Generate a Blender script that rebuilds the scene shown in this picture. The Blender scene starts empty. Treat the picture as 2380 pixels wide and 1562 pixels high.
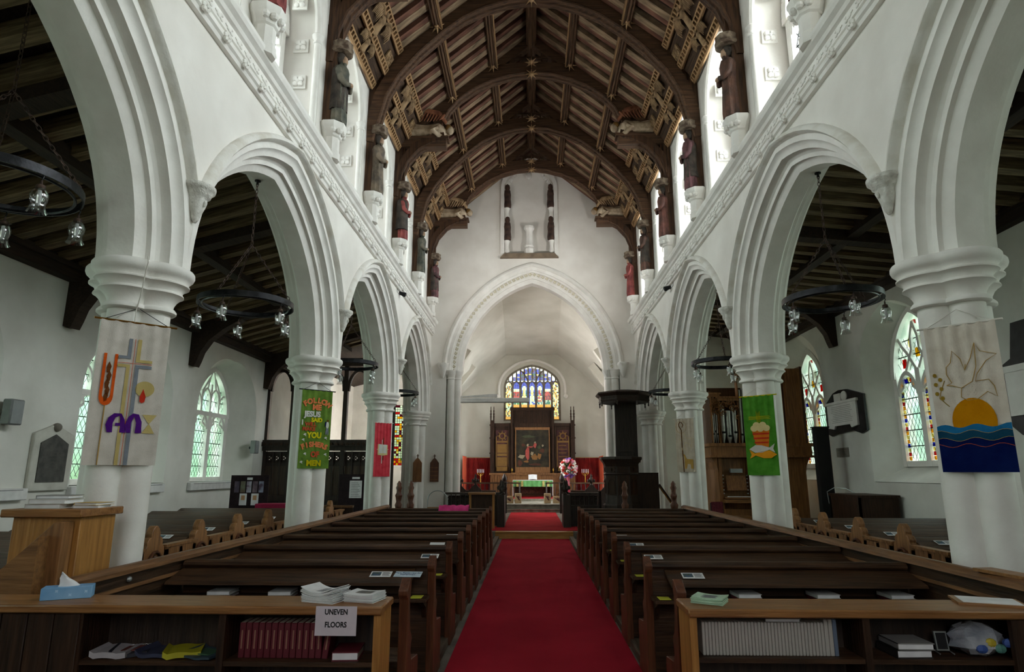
import bpy, bmesh, math, random
from mathutils import Vector, Matrix
random.seed(7)
sc = bpy.context.scene
COL = sc.collection
PI = math.pi
# ------------------------------------------------------------------ camera
cam = bpy.data.cameras.new('camera'); cam.sensor_width = 36.0
cam.lens = 1460.0 / 2380.0 * 36.0
cam.clip_start = 0.05; cam.clip_end = 400
camo = bpy.data.objects.new('camera', cam); COL.objects.link(camo)
camo.location = (-0.06, 0.0, 1.65)
camo.rotation_euler = (math.radians(90 + 12.175), 0, math.radians(1.7257))
sc.camera = camo
# ------------------------------------------------------------------ world, exposure
sc.view_settings.view_transform = 'Standard'
sc.view_settings.look = 'None'
sc.view_settings.exposure = 1.55
sc.view_settings.gamma = 1.0
sc.view_settings.use_curve_mapping = False
w = bpy.data.worlds.new('overcast_sky'); sc.world = w; w.use_nodes = True
bg = w.node_tree.nodes['Background']; bg.inputs[1].default_value = 1.0
# overcast white sky above a band of churchyard trees and grass
_N, _L = w.node_tree.nodes, w.node_tree.links
_tc = _N.new('ShaderNodeTexCoord'); _sx = _N.new('ShaderNodeSeparateXYZ'); _nz = _N.new('ShaderNodeTexNoise'); _nz.inputs['Scale'].default_value = 9.0; _nz.inputs['Detail'].default_value = 5.0
_ma = _N.new('ShaderNodeMath'); _ma.operation = 'MULTIPLY_ADD'; _ma.inputs[1].default_value = 0.22
_cr = _N.new('ShaderNodeValToRGB'); _e = _cr.color_ramp.elements
_e[0].position = 0.08; _e[0].color = (0.20, 0.30, 0.16, 1); _e[1].position = 0.52; _e[1].color = (1.25, 1.28, 1.32, 1)
for _p, _c in ((0.16, (0.42, 0.60, 0.46, 1)), (0.27, (0.66, 0.82, 0.74, 1)), (0.38, (0.95, 1.0, 1.02, 1))):
    _x = _e.new(_p); _x.color = _c
_L.new(_tc.outputs['Generated'], _sx.inputs[0]); _L.new(_tc.outputs['Generated'], _nz.inputs['Vector'])
_L.new(_nz.outputs[0], _ma.inputs[0]); _L.new(_sx.outputs['Z'], _ma.inputs[2]); _L.new(_ma.outputs[0], _cr.inputs[0]); _L.new(_cr.outputs[0], bg.inputs[0])
sc.cycles.max_bounces = 8; sc.cycles.diffuse_bounces = 4; sc.cycles.glossy_bounces = 2
sc.cycles.use_adaptive_sampling = True; sc.cycles.adaptive_threshold = 0.035; sc.cycles.adaptive_min_samples = 20
sc.cycles.transmission_bounces = 4; sc.cycles.transparent_max_bounces = 12
sc.cycles.caustics_reflective = False; sc.cycles.caustics_refractive = False
sc.cycles.use_denoising = True
sc.cycles.sample_clamp_indirect = 6.0
# ------------------------------------------------------------------ daylight through the windows
LS = 1.0
def daylight(name, loc, nrm, wy, hz, radiance, col=(0.93, 0.97, 1.0), spread=110):
    """rectangle of overcast sky standing outside a window, facing in along nrm"""
    l = bpy.data.lights.new(name, 'AREA'); l.shape = 'RECTANGLE'
    l.size = wy; l.size_y = hz; l.energy = radiance * LS * wy * hz * PI; l.color = col; l.spread = math.radians(spread)
    o = bpy.data.objects.new(name, l); COL.objects.link(o); o.location = loc
    o.rotation_euler = Vector(nrm).to_track_quat('-Z', 'Y').to_euler()
    return o
TR = [18.1 - 2.4 * k for k in range(10)]          # roof trusses, from the chancel arch westwards
CLERE_Y = [TR[k] - 1.2 for k in range(9)]
for yy in CLERE_Y[:7]:
    daylight('daylight_clerestory_north', (-4.6, yy, 7.8), (1, 0, -0.22), 1.7, 2.6, 2.5, (1.0, 0.985, 0.95), 155)
    daylight('daylight_clerestory_south', (4.6, yy, 7.8), (-1, 0, -0.22), 1.7, 2.6, 7.6, (1.0, 0.985, 0.955), 155)
LW = [(2.9, 1.35), (7.2, 1.45), (11.65, 1.35), (15.55, 1.55), (21.0, 1.2)]     # aisle windows north: centre, half width of the embrasure
RW = [(3.6, 1.3), (8.4, 1.3), (13.36, 1.28), (18.4, 1.75)]
for yy, h in LW:
    daylight('daylight_aisle_north', (-8.75, yy, 3.0), (1, 0, -0.05), 2.2, 3.4, 1.0 if yy < 20 else 0.35, (0.92, 1.0, 0.95))
for yy, h in RW:
    daylight('daylight_aisle_south', (8.75, yy, 3.4), (-1, 0, -0.05), 2.2, 3.8, 1.4, (0.95, 1.0, 0.97))
daylight('daylight_east', (0, 31.3, 5.2), (0, -1, 0), 3.4, 4.0, 1.9, (1, 1, 1))
daylight('daylight_chancel_south', (4.4, 26.6, 2.9), (-1, 0, 0), 1.6, 4.0, 15.0, (1, 0.99, 0.97))
daylight('daylight_chancel_north', (-4.4, 24.0, 3.6), (1, 0, 0), 1.6, 3.0, 10.0, (1, 0.99, 0.97))
daylight('daylight_west', (0, -4.4, 4.4), (0, 1, 0), 3.4, 5.0, 0.15, (1.0, 0.98, 0.95))

# ------------------------------------------------------------------ materials
def nodes_of(m):
    m.use_nodes = True
    nt = m.node_tree
    return nt, nt.nodes['Principled BSDF']
def lin(c):
    return tuple((x / 12.92 if x <= 0.04045 else ((x + 0.055) / 1.055) ** 2.4) for x in c)
def S(r, g, b): return lin((r / 255.0, g / 255.0, b / 255.0))
MATS = {}
def noisy(name, c1, c2, scale=6.0, rough=0.7, bump=0.15, bscale=40.0, stretch=(1, 1, 1), metal=0.0, lo=0.35, hi=0.65, spec=0.4, detail=4.0, rnd=0.0):
    m = bpy.data.materials.new(name); nt, p = nodes_of(m); N, Lk = nt.nodes, nt.links
    tc = N.new('ShaderNodeTexCoord'); mp = N.new('ShaderNodeMapping'); mp.inputs['Scale'].default_value = stretch
    Lk.new(tc.outputs['Object'], mp.inputs[0])
    nz = N.new('ShaderNodeTexNoise'); nz.inputs['Scale'].default_value = scale; nz.inputs['Detail'].default_value = detail
    Lk.new(mp.outputs[0], nz.inputs['Vector'])
    cr = N.new('ShaderNodeValToRGB'); cr.color_ramp.elements[0].position = lo; cr.color_ramp.elements[1].position = hi
    cr.color_ramp.elements[0].color = (*c1, 1); cr.color_ramp.elements[1].color = (*c2, 1)
    Lk.new(nz.outputs[0], cr.inputs[0])
    if rnd > 0:
        oi = N.new('ShaderNodeObjectInfo'); hs = N.new('ShaderNodeHueSaturation'); mr = N.new('ShaderNodeMapRange')
        mr.inputs[3].default_value = 1 - rnd; mr.inputs[4].default_value = 1 + rnd
        Lk.new(oi.outputs['Random'], mr.inputs[0]); Lk.new(mr.outputs[0], hs.inputs['Value']); Lk.new(cr.outputs[0], hs.inputs['Color'])
        Lk.new(hs.outputs[0], p.inputs['Base Color'])
    else:
        Lk.new(cr.outputs[0], p.inputs['Base Color'])
    p.inputs['Roughness'].default_value = rough; p.inputs['Metallic'].default_value = metal
    p.inputs['Specular IOR Level'].default_value = spec
    if bump > 0:
        nb = N.new('ShaderNodeTexNoise'); nb.inputs['Scale'].default_value = bscale; nb.inputs['Detail'].default_value = 3
        Lk.new(mp.outputs[0], nb.inputs['Vector'])
        bp = N.new('ShaderNodeBump'); bp.inputs['Strength'].default_value = bump; bp.inputs['Distance'].default_value = 0.02
        Lk.new(nb.outputs[0], bp.inputs['Height']); Lk.new(bp.outputs[0], p.inputs['Normal'])
    MATS[name] = m
    return m
def wood(name, c1, c2, axis='x', rough=0.5, spec=0.4, scale=1.0, bump=0.25, rnd=0.0):
    st = {'x': (1.2, 14, 14), 'y': (14, 1.2, 14), 'z': (14, 14, 1.2)}[axis]
    st = tuple(s * scale for s in st)
    return noisy(name, c1, c2, scale=2.2, rough=rough, bump=bump, bscale=5.0, stretch=st, lo=0.3, hi=0.7, spec=spec, rnd=rnd)
def plain(name, c, rough=0.5, metal=0.0, spec=0.5):
    return noisy(name, tuple(x * 0.92 for x in c), tuple(min(1, x * 1.06) for x in c), scale=9, rough=rough, bump=0.0, metal=metal, spec=spec)
def glass(name, tint, gloss=0.05, rough=0.05, vary=None, vscale=2.0):
    m = bpy.data.materials.new(name); m.use_nodes = True; nt = m.node_tree; N, Lk = nt.nodes, nt.links
    N.remove(N['Principled BSDF']); out = N['Material Output']
    tr = N.new('ShaderNodeBsdfTransparent'); gl = N.new('ShaderNodeBsdfGlossy'); mx = N.new('ShaderNodeMixShader')
    gl.inputs['Roughness'].default_value = rough; mx.inputs[0].default_value = gloss
    if vary:
        tc = N.new('ShaderNodeTexCoord'); nz = N.new('ShaderNodeTexNoise'); nz.inputs['Scale'].default_value = vscale; nz.inputs['Detail'].default_value = 3
        cr = N.new('ShaderNodeValToRGB'); cr.color_ramp.elements[0].position = 0.35; cr.color_ramp.elements[1].position = 0.65
        cr.color_ramp.elements[0].color = (*tint, 1); cr.color_ramp.elements[1].color = (*vary, 1)
        Lk.new(tc.outputs['Object'], nz.inputs['Vector']); Lk.new(nz.outputs[0], cr.inputs[0]); Lk.new(cr.outputs[0], tr.inputs[0])
    else:
        tr.inputs[0].default_value = (*tint, 1)
    Lk.new(tr.outputs[0], mx.inputs[1]); Lk.new(gl.outputs[0], mx.inputs[2]); Lk.new(mx.outputs[0], out.inputs[0])
    MATS[name] = m
    return m
plaster = noisy('white_plaster', S(227, 222, 215), S(240, 236, 230), scale=1.3, rough=0.85, bump=0.10, bscale=14, spec=0.2)
plaster_aisle = noisy('aisle_plaster', S(208, 206, 198), S(232, 231, 224), scale=0.9, rough=0.9, bump=0.2, bscale=9, spec=0.2)
stone_white = noisy('painted_stone', S(230, 226, 220), S(242, 239, 234), scale=3.0, rough=0.7, bump=0.12, bscale=25, spec=0.3)
stone_weather = noisy('weathered_hood_stone', S(214, 208, 196), S(234, 231, 225), scale=4.0, rough=0.8, bump=0.2, bscale=30, lo=0.32, hi=0.55, spec=0.2)
stone_grey = noisy('grey_stone', S(120, 116, 104), S(160, 155, 142), scale=5, rough=0.85, bump=0.2, bscale=30)
stone_tracery = noisy('tracery_stone', S(122, 114, 100), S(150, 142, 126), scale=6, rough=0.85, bump=0.15, bscale=30)
chancel_plaster = noisy('chancel_plaster', S(196, 193, 182), S(214, 211, 201), scale=0.8, rough=0.9, bump=0.1, bscale=9, spec=0.2)
oak_x = wood('dark_oak_x', S(42, 28, 19), S(84, 58, 38), 'x', rough=0.5, spec=0.25)
oak_y = wood('dark_oak_y', S(34, 23, 15), S(70, 48, 32), 'y', rough=0.5, spec=0.25)
oak_z = wood('dark_oak_z', S(34, 22, 15), S(68, 45, 30), 'z', rough=0.5, spec=0.25)
oak_black = wood('black_oak', S(28, 21, 17), S(60, 46, 37), 'z', rough=0.5)
oak_mid_z = wood('brown_oak_z', S(110, 74, 42), S(162, 114, 70), 'z', rough=0.45)
oak_mid_y = wood('brown_oak_y', S(92, 62, 38), S(140, 98, 62), 'y', rough=0.45)
oak_red_z = wood('red_oak_end', S(70, 38, 24), S(112, 66, 42), 'z', rough=0.45)
oak_light_z = wood('honey_oak_z', S(146, 98, 44), S(184, 132, 68), 'z', rough=0.45)
oak_light_x = wood('honey_oak_x', S(122, 80, 42), S(160, 112, 64), 'x', rough=0.38)
oak_gold = wood('golden_step_oak', S(150, 104, 40), S(190, 140, 70), 'x', rough=0.4)
organ_oak = wood('organ_oak', S(112, 70, 34), S(158, 106, 58), 'z', rough=0.5)
roof_oak_x = wood('roof_timber_x', S(62, 43, 31), S(110, 80, 58), 'x', rough=0.75, scale=0.8)
roof_oak_y = wood('roof_timber_y', S(68, 47, 33), S(122, 90, 64), 'y', rough=0.75, scale=0.8)
roof_oak_z = wood('roof_timber_z', S(50, 33, 23), S(98, 68, 46), 'z', rough=0.7, scale=0.8)
roof_board = wood('roof_board', S(46, 33, 26), S(82, 62, 48), 'x', rough=0.85)
rafter_pale = noisy('pale_rafter_paint', S(104, 86, 66), S(166, 140, 112), scale=2.0, rough=0.85, bump=0.3, bscale=8, stretch=(1.4, 6, 1.4), rnd=0.18)
rafter_red = noisy('red_rafter_paint', S(82, 50, 40), S(130, 88, 70), scale=2.0, rough=0.85, bump=0.3, bscale=8, stretch=(1.4, 6, 1.4), rnd=0.18)
crest_mat = wood('cresting_limewood', S(128, 96, 64), S(186, 148, 106), 'y', rough=0.8)
boss_mat = noisy('carved_boss', S(150, 116, 80), S(206, 172, 132), scale=9, rough=0.8, bump=0.3, bscale=30)
aisle_raft = wood('aisle_rafter', S(74, 60, 42), S(142, 122, 90), 'x', rough=0.85, rnd=0.2)
aisle_dark = wood('aisle_dark_timber', S(34, 25, 19), S(62, 47, 36), 'y', rough=0.85)
carpet = noisy('red_carpet', S(164, 26, 46), S(182, 34, 54), scale=1.2, rough=0.95, bump=0.4, bscale=420, spec=0.1)
carpet_b = noisy('red_platform_carpet', S(160, 30, 40), S(184, 44, 52), scale=2.0, rough=0.95, bump=0.4, bscale=420, spec=0.1)
floor_m = noisy('stone_floor', S(88, 84, 76), S(122, 116, 106), scale=2.5, rough=0.8, bump=0.2, bscale=12)
kerb_m = wood('kerb_oak', S(70, 58, 46), S(112, 96, 80), 'y', rough=0.7)
iron = noisy('black_iron', S(22, 22, 24), S(44, 44, 48), scale=14, rough=0.38, bump=0.1, metal=0.6)
rust = noisy('rusty_chain', S(50, 36, 30), S(84, 64, 54), scale=14, rough=0.7, bump=0.1, metal=0.3)
brass = plain('brass', S(190, 150, 70), 0.3, 1.0)
gold = plain('gilding', S(136, 102, 52), 0.5, 0.4)
steel = plain('grey_steel', S(168, 172, 172), 0.35, 0.7)
white_pl = plain('white_plastic', S(226, 226, 224), 0.4)
grey_pl = plain('grey_plastic', S(120, 122, 122), 0.5)
paper = noisy('white_paper', S(222, 222, 224), S(238, 238, 240), scale=8, rough=0.9, bump=0.05, bscale=40, spec=0.1)
paper_lilac = noisy('sign_paper', S(206, 196, 204), S(216, 208, 214), scale=8, rough=0.9, bump=0.05, bscale=40, spec=0.1)
ink = plain('black_ink', S(26, 26, 28), 0.9)
lead = plain('lead_came', S(44, 46, 46), 0.7, 0.2)
lamp_glass = glass('lamp_glass', (0.86, 0.88, 0.87), 0.22, 0.08)
clear_glass = glass('clear_leaded_glass', (0.92, 0.95, 0.97), 0.04, 0.1, (0.80, 0.86, 0.88), 5)
green_glass = glass('pale_green_glass', (0.66, 0.80, 0.72), 0.04, 0.1, (0.88, 0.95, 0.93), 2.4)
# ------------------------------------------------------------------ mesh helpers
class MB:
    def __init__(s): s.v = []; s.f = []; s.mi = []
    def add(s, vs, fs, mi=0):
        o = len(s.v); s.v += [tuple(v) for v in vs]
        for f in fs: s.f.append(tuple(i + o for i in f)); s.mi.append(mi)
        return s
    def box(s, x0, y0, z0, x1, y1, z1, mi=0):
        vs = [(x0, y0, z0), (x1, y0, z0), (x1, y1, z0), (x0, y1, z0), (x0, y0, z1), (x1, y0, z1), (x1, y1, z1), (x0, y1, z1)]
        return s.add(vs, [(0, 3, 2, 1), (4, 5, 6, 7), (0, 1, 5, 4), (1, 2, 6, 5), (2, 3, 7, 6), (3, 0, 4, 7)], mi)
    def beam(s, p, q, wd, ht, mi=0, up=(0, 0, 1)):
        """rectangular bar from p to q; wd sideways, ht along up"""
        p = Vector(p); q = Vector(q); d = (q - p).normalized(); u = Vector(up); sd = d.cross(u)
        if sd.length < 1e-5: sd = d.cross(Vector((1, 0, 0)))
        sd.normalize(); u = sd.cross(d); vs = []
        for c in (p, q):
            for a, b in ((-1, -1), (1, -1), (1, 1), (-1, 1)): vs.append(c + sd * (a * wd / 2) + u * (b * ht / 2))
        return s.add(vs, [(0, 1, 2, 3), (7, 6, 5, 4), (0, 4, 5, 1), (1, 5, 6, 2), (2, 6, 7, 3), (3, 7, 4, 0)], mi)
    def prism(s, poly, axis, lo, hi, mi=0):
        n = len(poly)
        def P(a, b, c): return {'x': (c, a, b), 'y': (a, c, b), 'z': (a, b, c)}[axis]
        vs = [P(a, b, lo) for a, b in poly] + [P(a, b, hi) for a, b in poly]
        fs = [tuple(range(n)), tuple(range(2 * n - 1, n - 1, -1))]
        fs += [(i, i + n, (i + 1) % n + n, (i + 1) % n) for i in range(n)]
        return s.add(vs, fs, mi)
    def rings(s, R, closed=True, loop=False, cap=True, mi=0):
        n = len(R[0]); vs = [p for r in R for p in r]; fs = []
        m = len(R); e = n if closed else n - 1
        for i in range(m if loop else m - 1):
            for j in range(e):
                a = i * n + j; b = i * n + (j + 1) % n; c = ((i + 1) % m) * n + (j + 1) % n; d = ((i + 1) % m) * n + j
                fs.append((a, b, c, d))
        if cap and closed and not loop: fs += [tuple(range(n - 1, -1, -1)), tuple(range((m - 1) * n, m * n))]
        return s.add(vs, fs, mi)
    def lathe(s, prof, n=16, c=(0, 0, 0), mod=None, mi=0, sx=1.0, sy=1.0, axis='z', ph=0.0):
        R = []
        for r, z in prof:
            ring = []
            for k in range(n):
                a = 2 * PI * k / n + ph; q = r * (mod(a, z) if mod else 1.0)
                x, y = q * math.cos(a) * sx, q * math.sin(a) * sy
                if axis == 'z': ring.append((c[0] + x, c[1] + y, c[2] + z))
                elif axis == 'x': ring.append((c[0] + z, c[1] + x, c[2] + y))
                else: ring.append((c[0] + x, c[1] + z, c[2] + y))
            R.append(ring)
        return s.rings(R, mi=mi)
    def tube(s, path, r, n=8, mi=0, loop=False):
        P = [Vector(p) for p in path]; R = []; m = len(P)
        d0 = (P[1] - P[0]).normalized(); u = Vector((0, 0, 1)) if abs(d0.z) < 0.9 else Vector((1, 0, 0))
        for i, p in enumerate(P):
            if loop: d = P[(i + 1) % m] - P[i - 1]
            else: d = P[min(i + 1, m - 1)] - P[max(i - 1, 0)]
            d.normalize(); sd = d.cross(u)
            if sd.length < 1e-4: sd = d.cross(Vector((0.3, 1, 0.2)))
            sd.normalize(); u = sd.cross(d).normalized()
            q = r[i] if isinstance(r, (list, tuple)) else r
            R.append([p + sd * (q * math.cos(2 * PI * k / n)) + u * (q * math.sin(2 * PI * k / n)) for k in range(n)])
        return s.rings(R, loop=loop, mi=mi)
    def ball(s, c, r, n=10, m=7, mi=0):
        rx, ry, rz = r if isinstance(r, (list, tuple)) else (r, r, r)
        R = []
        for i in range(m + 1):
            t = -PI / 2 + PI * i / m; q = max(math.cos(t), 0.03)
            R.append([(c[0] + rx * q * math.cos(2 * PI * k / n), c[1] + ry * q * math.sin(2 * PI * k / n), c[2] + rz * math.sin(t)) for k in range(n)])
        return s.rings(R, mi=mi)
    def xf(s, M, start=0):
        for i in range(start, len(s.v)): s.v[i] = tuple(M @ Vector(s.v[i]))
        return s
def mesh_of(name, mb, mats, smooth=40, bevel=0.0, recalc=True):
    me = bpy.data.meshes.new(name); me.from_pydata([tuple(v) for v in mb.v], [], mb.f)
    for m in (mats if isinstance(mats, (list, tuple)) else [mats]): me.materials.append(m)
    for p, i in zip(me.polygons, mb.mi): p.material_index = i
    if recalc or bevel:
        bm = bmesh.new(); bm.from_mesh(me)
        if recalc: bmesh.ops.recalc_face_normals(bm, faces=bm.faces)
        if bevel:
            ed = [e for e in bm.edges if len(e.link_faces) == 2 and e.calc_face_angle(0) > 0.6]
            bmesh.ops.bevel(bm, geom=ed, offset=bevel, segments=1, affect='EDGES', clamp_overlap=True)
        bm.to_mesh(me); bm.free()
    if smooth:
        me.shade_smooth(); me.set_sharp_from_angle(angle=math.radians(smooth))
    return me
def put(name, me, parent=None, loc=(0, 0, 0), rot=(0, 0, 0), scale=None):
    o = bpy.data.objects.new(name, me); COL.objects.link(o)
    o.location = loc; o.rotation_euler = rot
    if scale: o.scale = scale
    if parent: o.parent = parent
    return o
def obj(name, mb, mats, parent=None, loc=(0, 0, 0), rot=(0, 0, 0), smooth=40, bevel=0.0, recalc=True):
    return put(name, mesh_of(name, mb, mats, smooth, bevel, recalc), parent, loc, rot)
def tag(o, label, cat, group=None):
    o['label'] = label; o['category'] = cat
    if group: o['group'] = group
    return o
def thing(name, label, cat, loc=(0, 0, 0), rz=0.0, group=None):
    o = bpy.data.objects.new(name, None); COL.objects.link(o); o.empty_display_size = 0.1
    o.location = loc; o.rotation_euler = (0, 0, rz)
    return tag(o, label, cat, group)
def struct(name, mb, mats, label=None, **k):
    o = obj(name, mb, mats, **k); o['kind'] = 'structure'
    if label: o['label'] = label
    return o
def dup(root, loc, rz=None, label=None, group=None):
    r = root.copy(); COL.objects.link(r); r.location = loc
    if rz is not None: r.rotation_euler = (0, 0, rz)
    if label: r['label'] = label
    if group: r['group'] = group
    for ch in list(root.children):
        c = ch.copy(); COL.objects.link(c); c.parent = r; c.matrix_parent_inverse = ch.matrix_parent_inverse
        for g in list(ch.children):
            d = g.copy(); COL.objects.link(d); d.parent = c
    return r
ORD = ['first', 'second', 'third', 'fourth', 'fifth', 'sixth', 'seventh', 'eighth', 'ninth', 'tenth', 'eleventh', 'twelfth', 'thirteenth', 'fourteenth']
# arches --------------------------------------------------------------
def arch4(a, r1, th, r2, d=0.0, n=10):
    """four-centred arch, right springing to apex to left springing, offset outwards by d"""
    c1 = a - r1; t = math.radians(th)
    cx = c1 - (r2 - r1) * math.cos(t); cz = -(r2 - r1) * math.sin(t)
    ap = math.acos(max(-1, min(1, -cx / (r2 + d))))
    h = [(c1 + (r1 + d) * math.cos(t * i / n), (r1 + d) * math.sin(t * i / n)) for i in range(n)]
    h += [(cx + (r2 + d) * math.cos(t + (ap - t) * i / n), cz + (r2 + d) * math.sin(t + (ap - t) * i / n)) for i in range(n + 1)]
    return h + [(-u, v) for u, v in h[-2::-1]]
def arch2(a, rise, d=0.0, n=12):
    c = (rise * rise - a * a) / (2 * a); R = a + c + d
    ap = math.acos(max(-1, min(1, c / R)))
    h = [(-c + R * math.cos(ap * i / n), R * math.sin(ap * i / n)) for i in range(n + 1)]
    return h + [(-u, v) for u, v in h[-2::-1]]
# ------------------------------------------------------------------ the setting
PX = 3.55; PY = [-3.9, 0.7, 5.3, 9.9, 14.5, 19.1]; ZS = 3.42
AC = lambda d: arch4(1.97, 1.75, 45, 2.8, d)
mb = MB(); mb.box(-8.4, -4.0, -0.3, 8.4, 31, 0.0)
floor = struct('floor', mb, floor_m)
for s, side in ((-1, 'left'), (1, 'right')):
    wall = MB()
    for i in range(5):
        ym = (PY[i] + PY[i + 1]) / 2
        cv = [(ym + max(-2.3, min(2.3, u)), ZS + v) for u, v in AC(0.33)]
        cv = [c for c in cv if abs(c[0] - ym) < 2.2999] 
        poly = [(ym + 2.3, ZS)] if False else []
        lo = cv[0][1]; hi = cv[-1][1]
        poly = [(ym + 2.3, ZS - 0.05), (ym + 2.3, 6.1), (ym - 2.3, 6.1), (ym - 2.3, ZS - 0.05)]
        poly = [(ym + 2.3, 6.1), (ym - 2.3, 6.1), (ym - 2.3, ZS), (ym - 2.29, ZS)] + [(y, max(z, ZS + 0.001)) for y, z in cv[::-1]] + [(ym + 2.29, ZS), (ym + 2.3, ZS)]
        wall.prism(poly, 'x', s * 3.15, s * 3.95)
    wl = struct('wall_' + side, wall, plaster, smooth=25)
    prof = [(.34, .402), (.265, .402), (.25, .37), (.22, .345), (.175, .335), (.175, .275), (.165, .25), (.135, .225), (.085, .215), (.085, .17), (.0, .115)]
    prof = prof + [(d, -t) for d, t in prof[::-1]]
    def sweep(prof, ym, zmin=None):
        cs = [AC(d) for d, t in prof]; R = []
        for k in range(len(cs[0])):
            R.append([(s * (PX - t), ym + max(-2.3, min(2.3, cs[j][k][0])), ZS + max(0, cs[j][k][1])) for j, (d, t) in enumerate(prof)])
        return R
    hood = [(.335, .40), (.345, .455), (.37, .485), (.405, .475), (.435, .44), (.44, .40)]
    for i in range(1, 5):
        ym = (PY[i] + PY[i + 1]) / 2
        m = MB(); m.rings(sweep(prof, ym), closed=False, cap=False)
        obj('arch_moulding', m, stone_white, wl, smooth=28)
        m = MB(); R = [r for r in sweep(hood, ym) if r[3][2] > 4.16]
        m.rings(R, closed=True)
        obj('hood_mould', m, stone_weather, wl, smooth=50)
    # hood-stop corbels carved as bearded heads
    hc = MB()
    hc.lathe([(0.02, -.50), (.05, -.45), (.08, -.36), (.11, -.26), (.13, -.18), (.14, -.13), (.18, -.11), (.185, -.08), (.205, -.06), (.21, -.045), (.235, -.03), (.24, 0), (.24, .03), (.20, .045)], 24,
             mod=lambda a, z: 1 + (0.16 * math.sin(6 * a + z * 40) * math.sin(z * 55 + 2 * a) if -.46 < z < -.15 else 0))
    hc.ball((0, -.0, -.20), (.10, .125, .10)); hc.ball((-s * .125, 0, -.22), (.025, .022, .05)); 
    hcm = mesh_of('hood_corbel', hc, noisy('carved_head_stone_' + side, S(204, 200, 192), S(234, 232, 226), scale=10, rough=0.8, bump=0.5, bscale=30), 60)
    for y in PY[2:5]: put('hood_corbel', hcm, wl, (s * 3.12, y, 4.20), scale=(.62, .68, .66))
    # cornice with rosettes
    cp = [(3.16, 5.80), (3.10, 5.80), (3.085, 5.835), (3.06, 5.85), (3.06, 5.90), (3.10, 5.925), (3.10, 5.945), (3.075, 5.955), (3.075, 6.07), (3.04, 6.085), (3.02, 6.12), (2.975, 6.15), (2.955, 6.19), (2.955, 6.235), (2.99, 6.26), (3.16, 6.26)]
    m = MB(); m.rings([[(s * x, y, z) for x, z in cp] for y in (-4, 19.1)])
    cor = obj('cornice', m, stone_white, wl, smooth=25)
    ro = MB()
    for k in range(6):
        a = k * PI / 3; ro.ball((0, .032 * math.cos(a), .028 * math.sin(a)), (.022, .024, .022), 6, 4)
    ro.ball((-s * .015, 0, 0), .02, 6, 4)
    rom = mesh_of('rosette', ro, stone_white)
    y = 4.55
    while y < 19.0:
        put('rosette', rom, cor, (s * 3.055, y, 5.872), scale=(1.25, 1.25, 1.2)); y += 0.42
    lf = MB()
    lf.ball((0, 0, 0), (.012, .05, .035), 8, 4); lf.ball((0, .055, .025), (.010, .03, .018), 6, 4); lf.ball((0, .055, -.025), (.010, .03, .018), 6, 4); lf.ball((0, -.05, 0), (.010, .03, .012), 6, 4)
    lfm = mesh_of('foliage_boss', lf, stone_white)
    y = 4.6
    while y < 19.0:
        put('foliage_boss', lfm, cor, (s * 3.07, y, 6.012)); y += 0.21
# piers ----------------------------------------------------------------
def quatre(o, n=72, e=.158, q=.132):
    r = []
    for k in range(n):
        a = 2 * PI * k / n; ps = ((a + PI / 4) % (PI / 2)) - PI / 4; Q = q + o
        r.append((a, e * math.cos(ps) + math.sqrt(max(Q * Q - (e * math.sin(ps)) ** 2, 0))))
    return r
def qrings(prof):
    return [[(r * math.cos(a), r * math.sin(a), z) for a, r in quatre(o)] for o, z in prof]
sh = mesh_of('shaft', MB().rings(qrings([(0, .45), (0, 3.02)])), stone_white, 40)
ca = mesh_of('capital', MB().rings(qrings([(.0, 3.0), (.026, 3.0), (.044, 3.015), (.044, 3.035), (.028, 3.055), (.014, 3.06), (.016, 3.09), (.036, 3.13), (.07, 3.165), (.09, 3.175), (.085, 3.19), (.074, 3.20), (.078, 3.225), (.102, 3.25), (.128, 3.262), (.128, 3.275), (.114, 3.285), (.118, 3.305), (.136, 3.325), (.152, 3.34), (.162, 3.365), (.160, 3.395), (.150, 3.41), (.12, 3.425), (-.03, 3.425)])), stone_white, 50)
ba = mesh_of('base', MB().rings(qrings([(.12, 0), (.12, .2), (.09, .22), (.1, .27), (.07, .3), (.06, .36), (.03, .38), (.02, .44), (0, .46)])), stone_white, 40)
where = {5.3: 'nearest the camera', 9.9: 'second from the camera', 14.5: 'third from the camera', 19.1: 'half-pier against the chancel arch wall'}
onit = {(-1, 5.3): 'bearing the cream cross banner', (-1, 9.9): 'bearing the FOLLOW ME banner', (-1, 14.5): 'bearing the red book banner', (-1, 19.1): 'beside the two hymn boards',
        (1, 5.3): 'bearing the dove and sea banner', (1, 9.9): 'bearing the green loaves and fish banner', (1, 14.5): 'bearing the pale shepherd crook banner', (1, 19.1): 'behind the dark pulpit'}
for s in (-1, 1):
    for y in PY[1:]:
        lab = 'white clustered stone pier ' + onit.get((s, y), 'of the %s arcade behind the camera' % ('left' if s < 0 else 'right'))
        t = thing('arcade_pier', lab, 'pier', (s * PX, y, 0), 0, 'white arcade piers')
        put('shaft', sh, t); put('capital', ca, t); put('base', ba, t)
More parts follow.
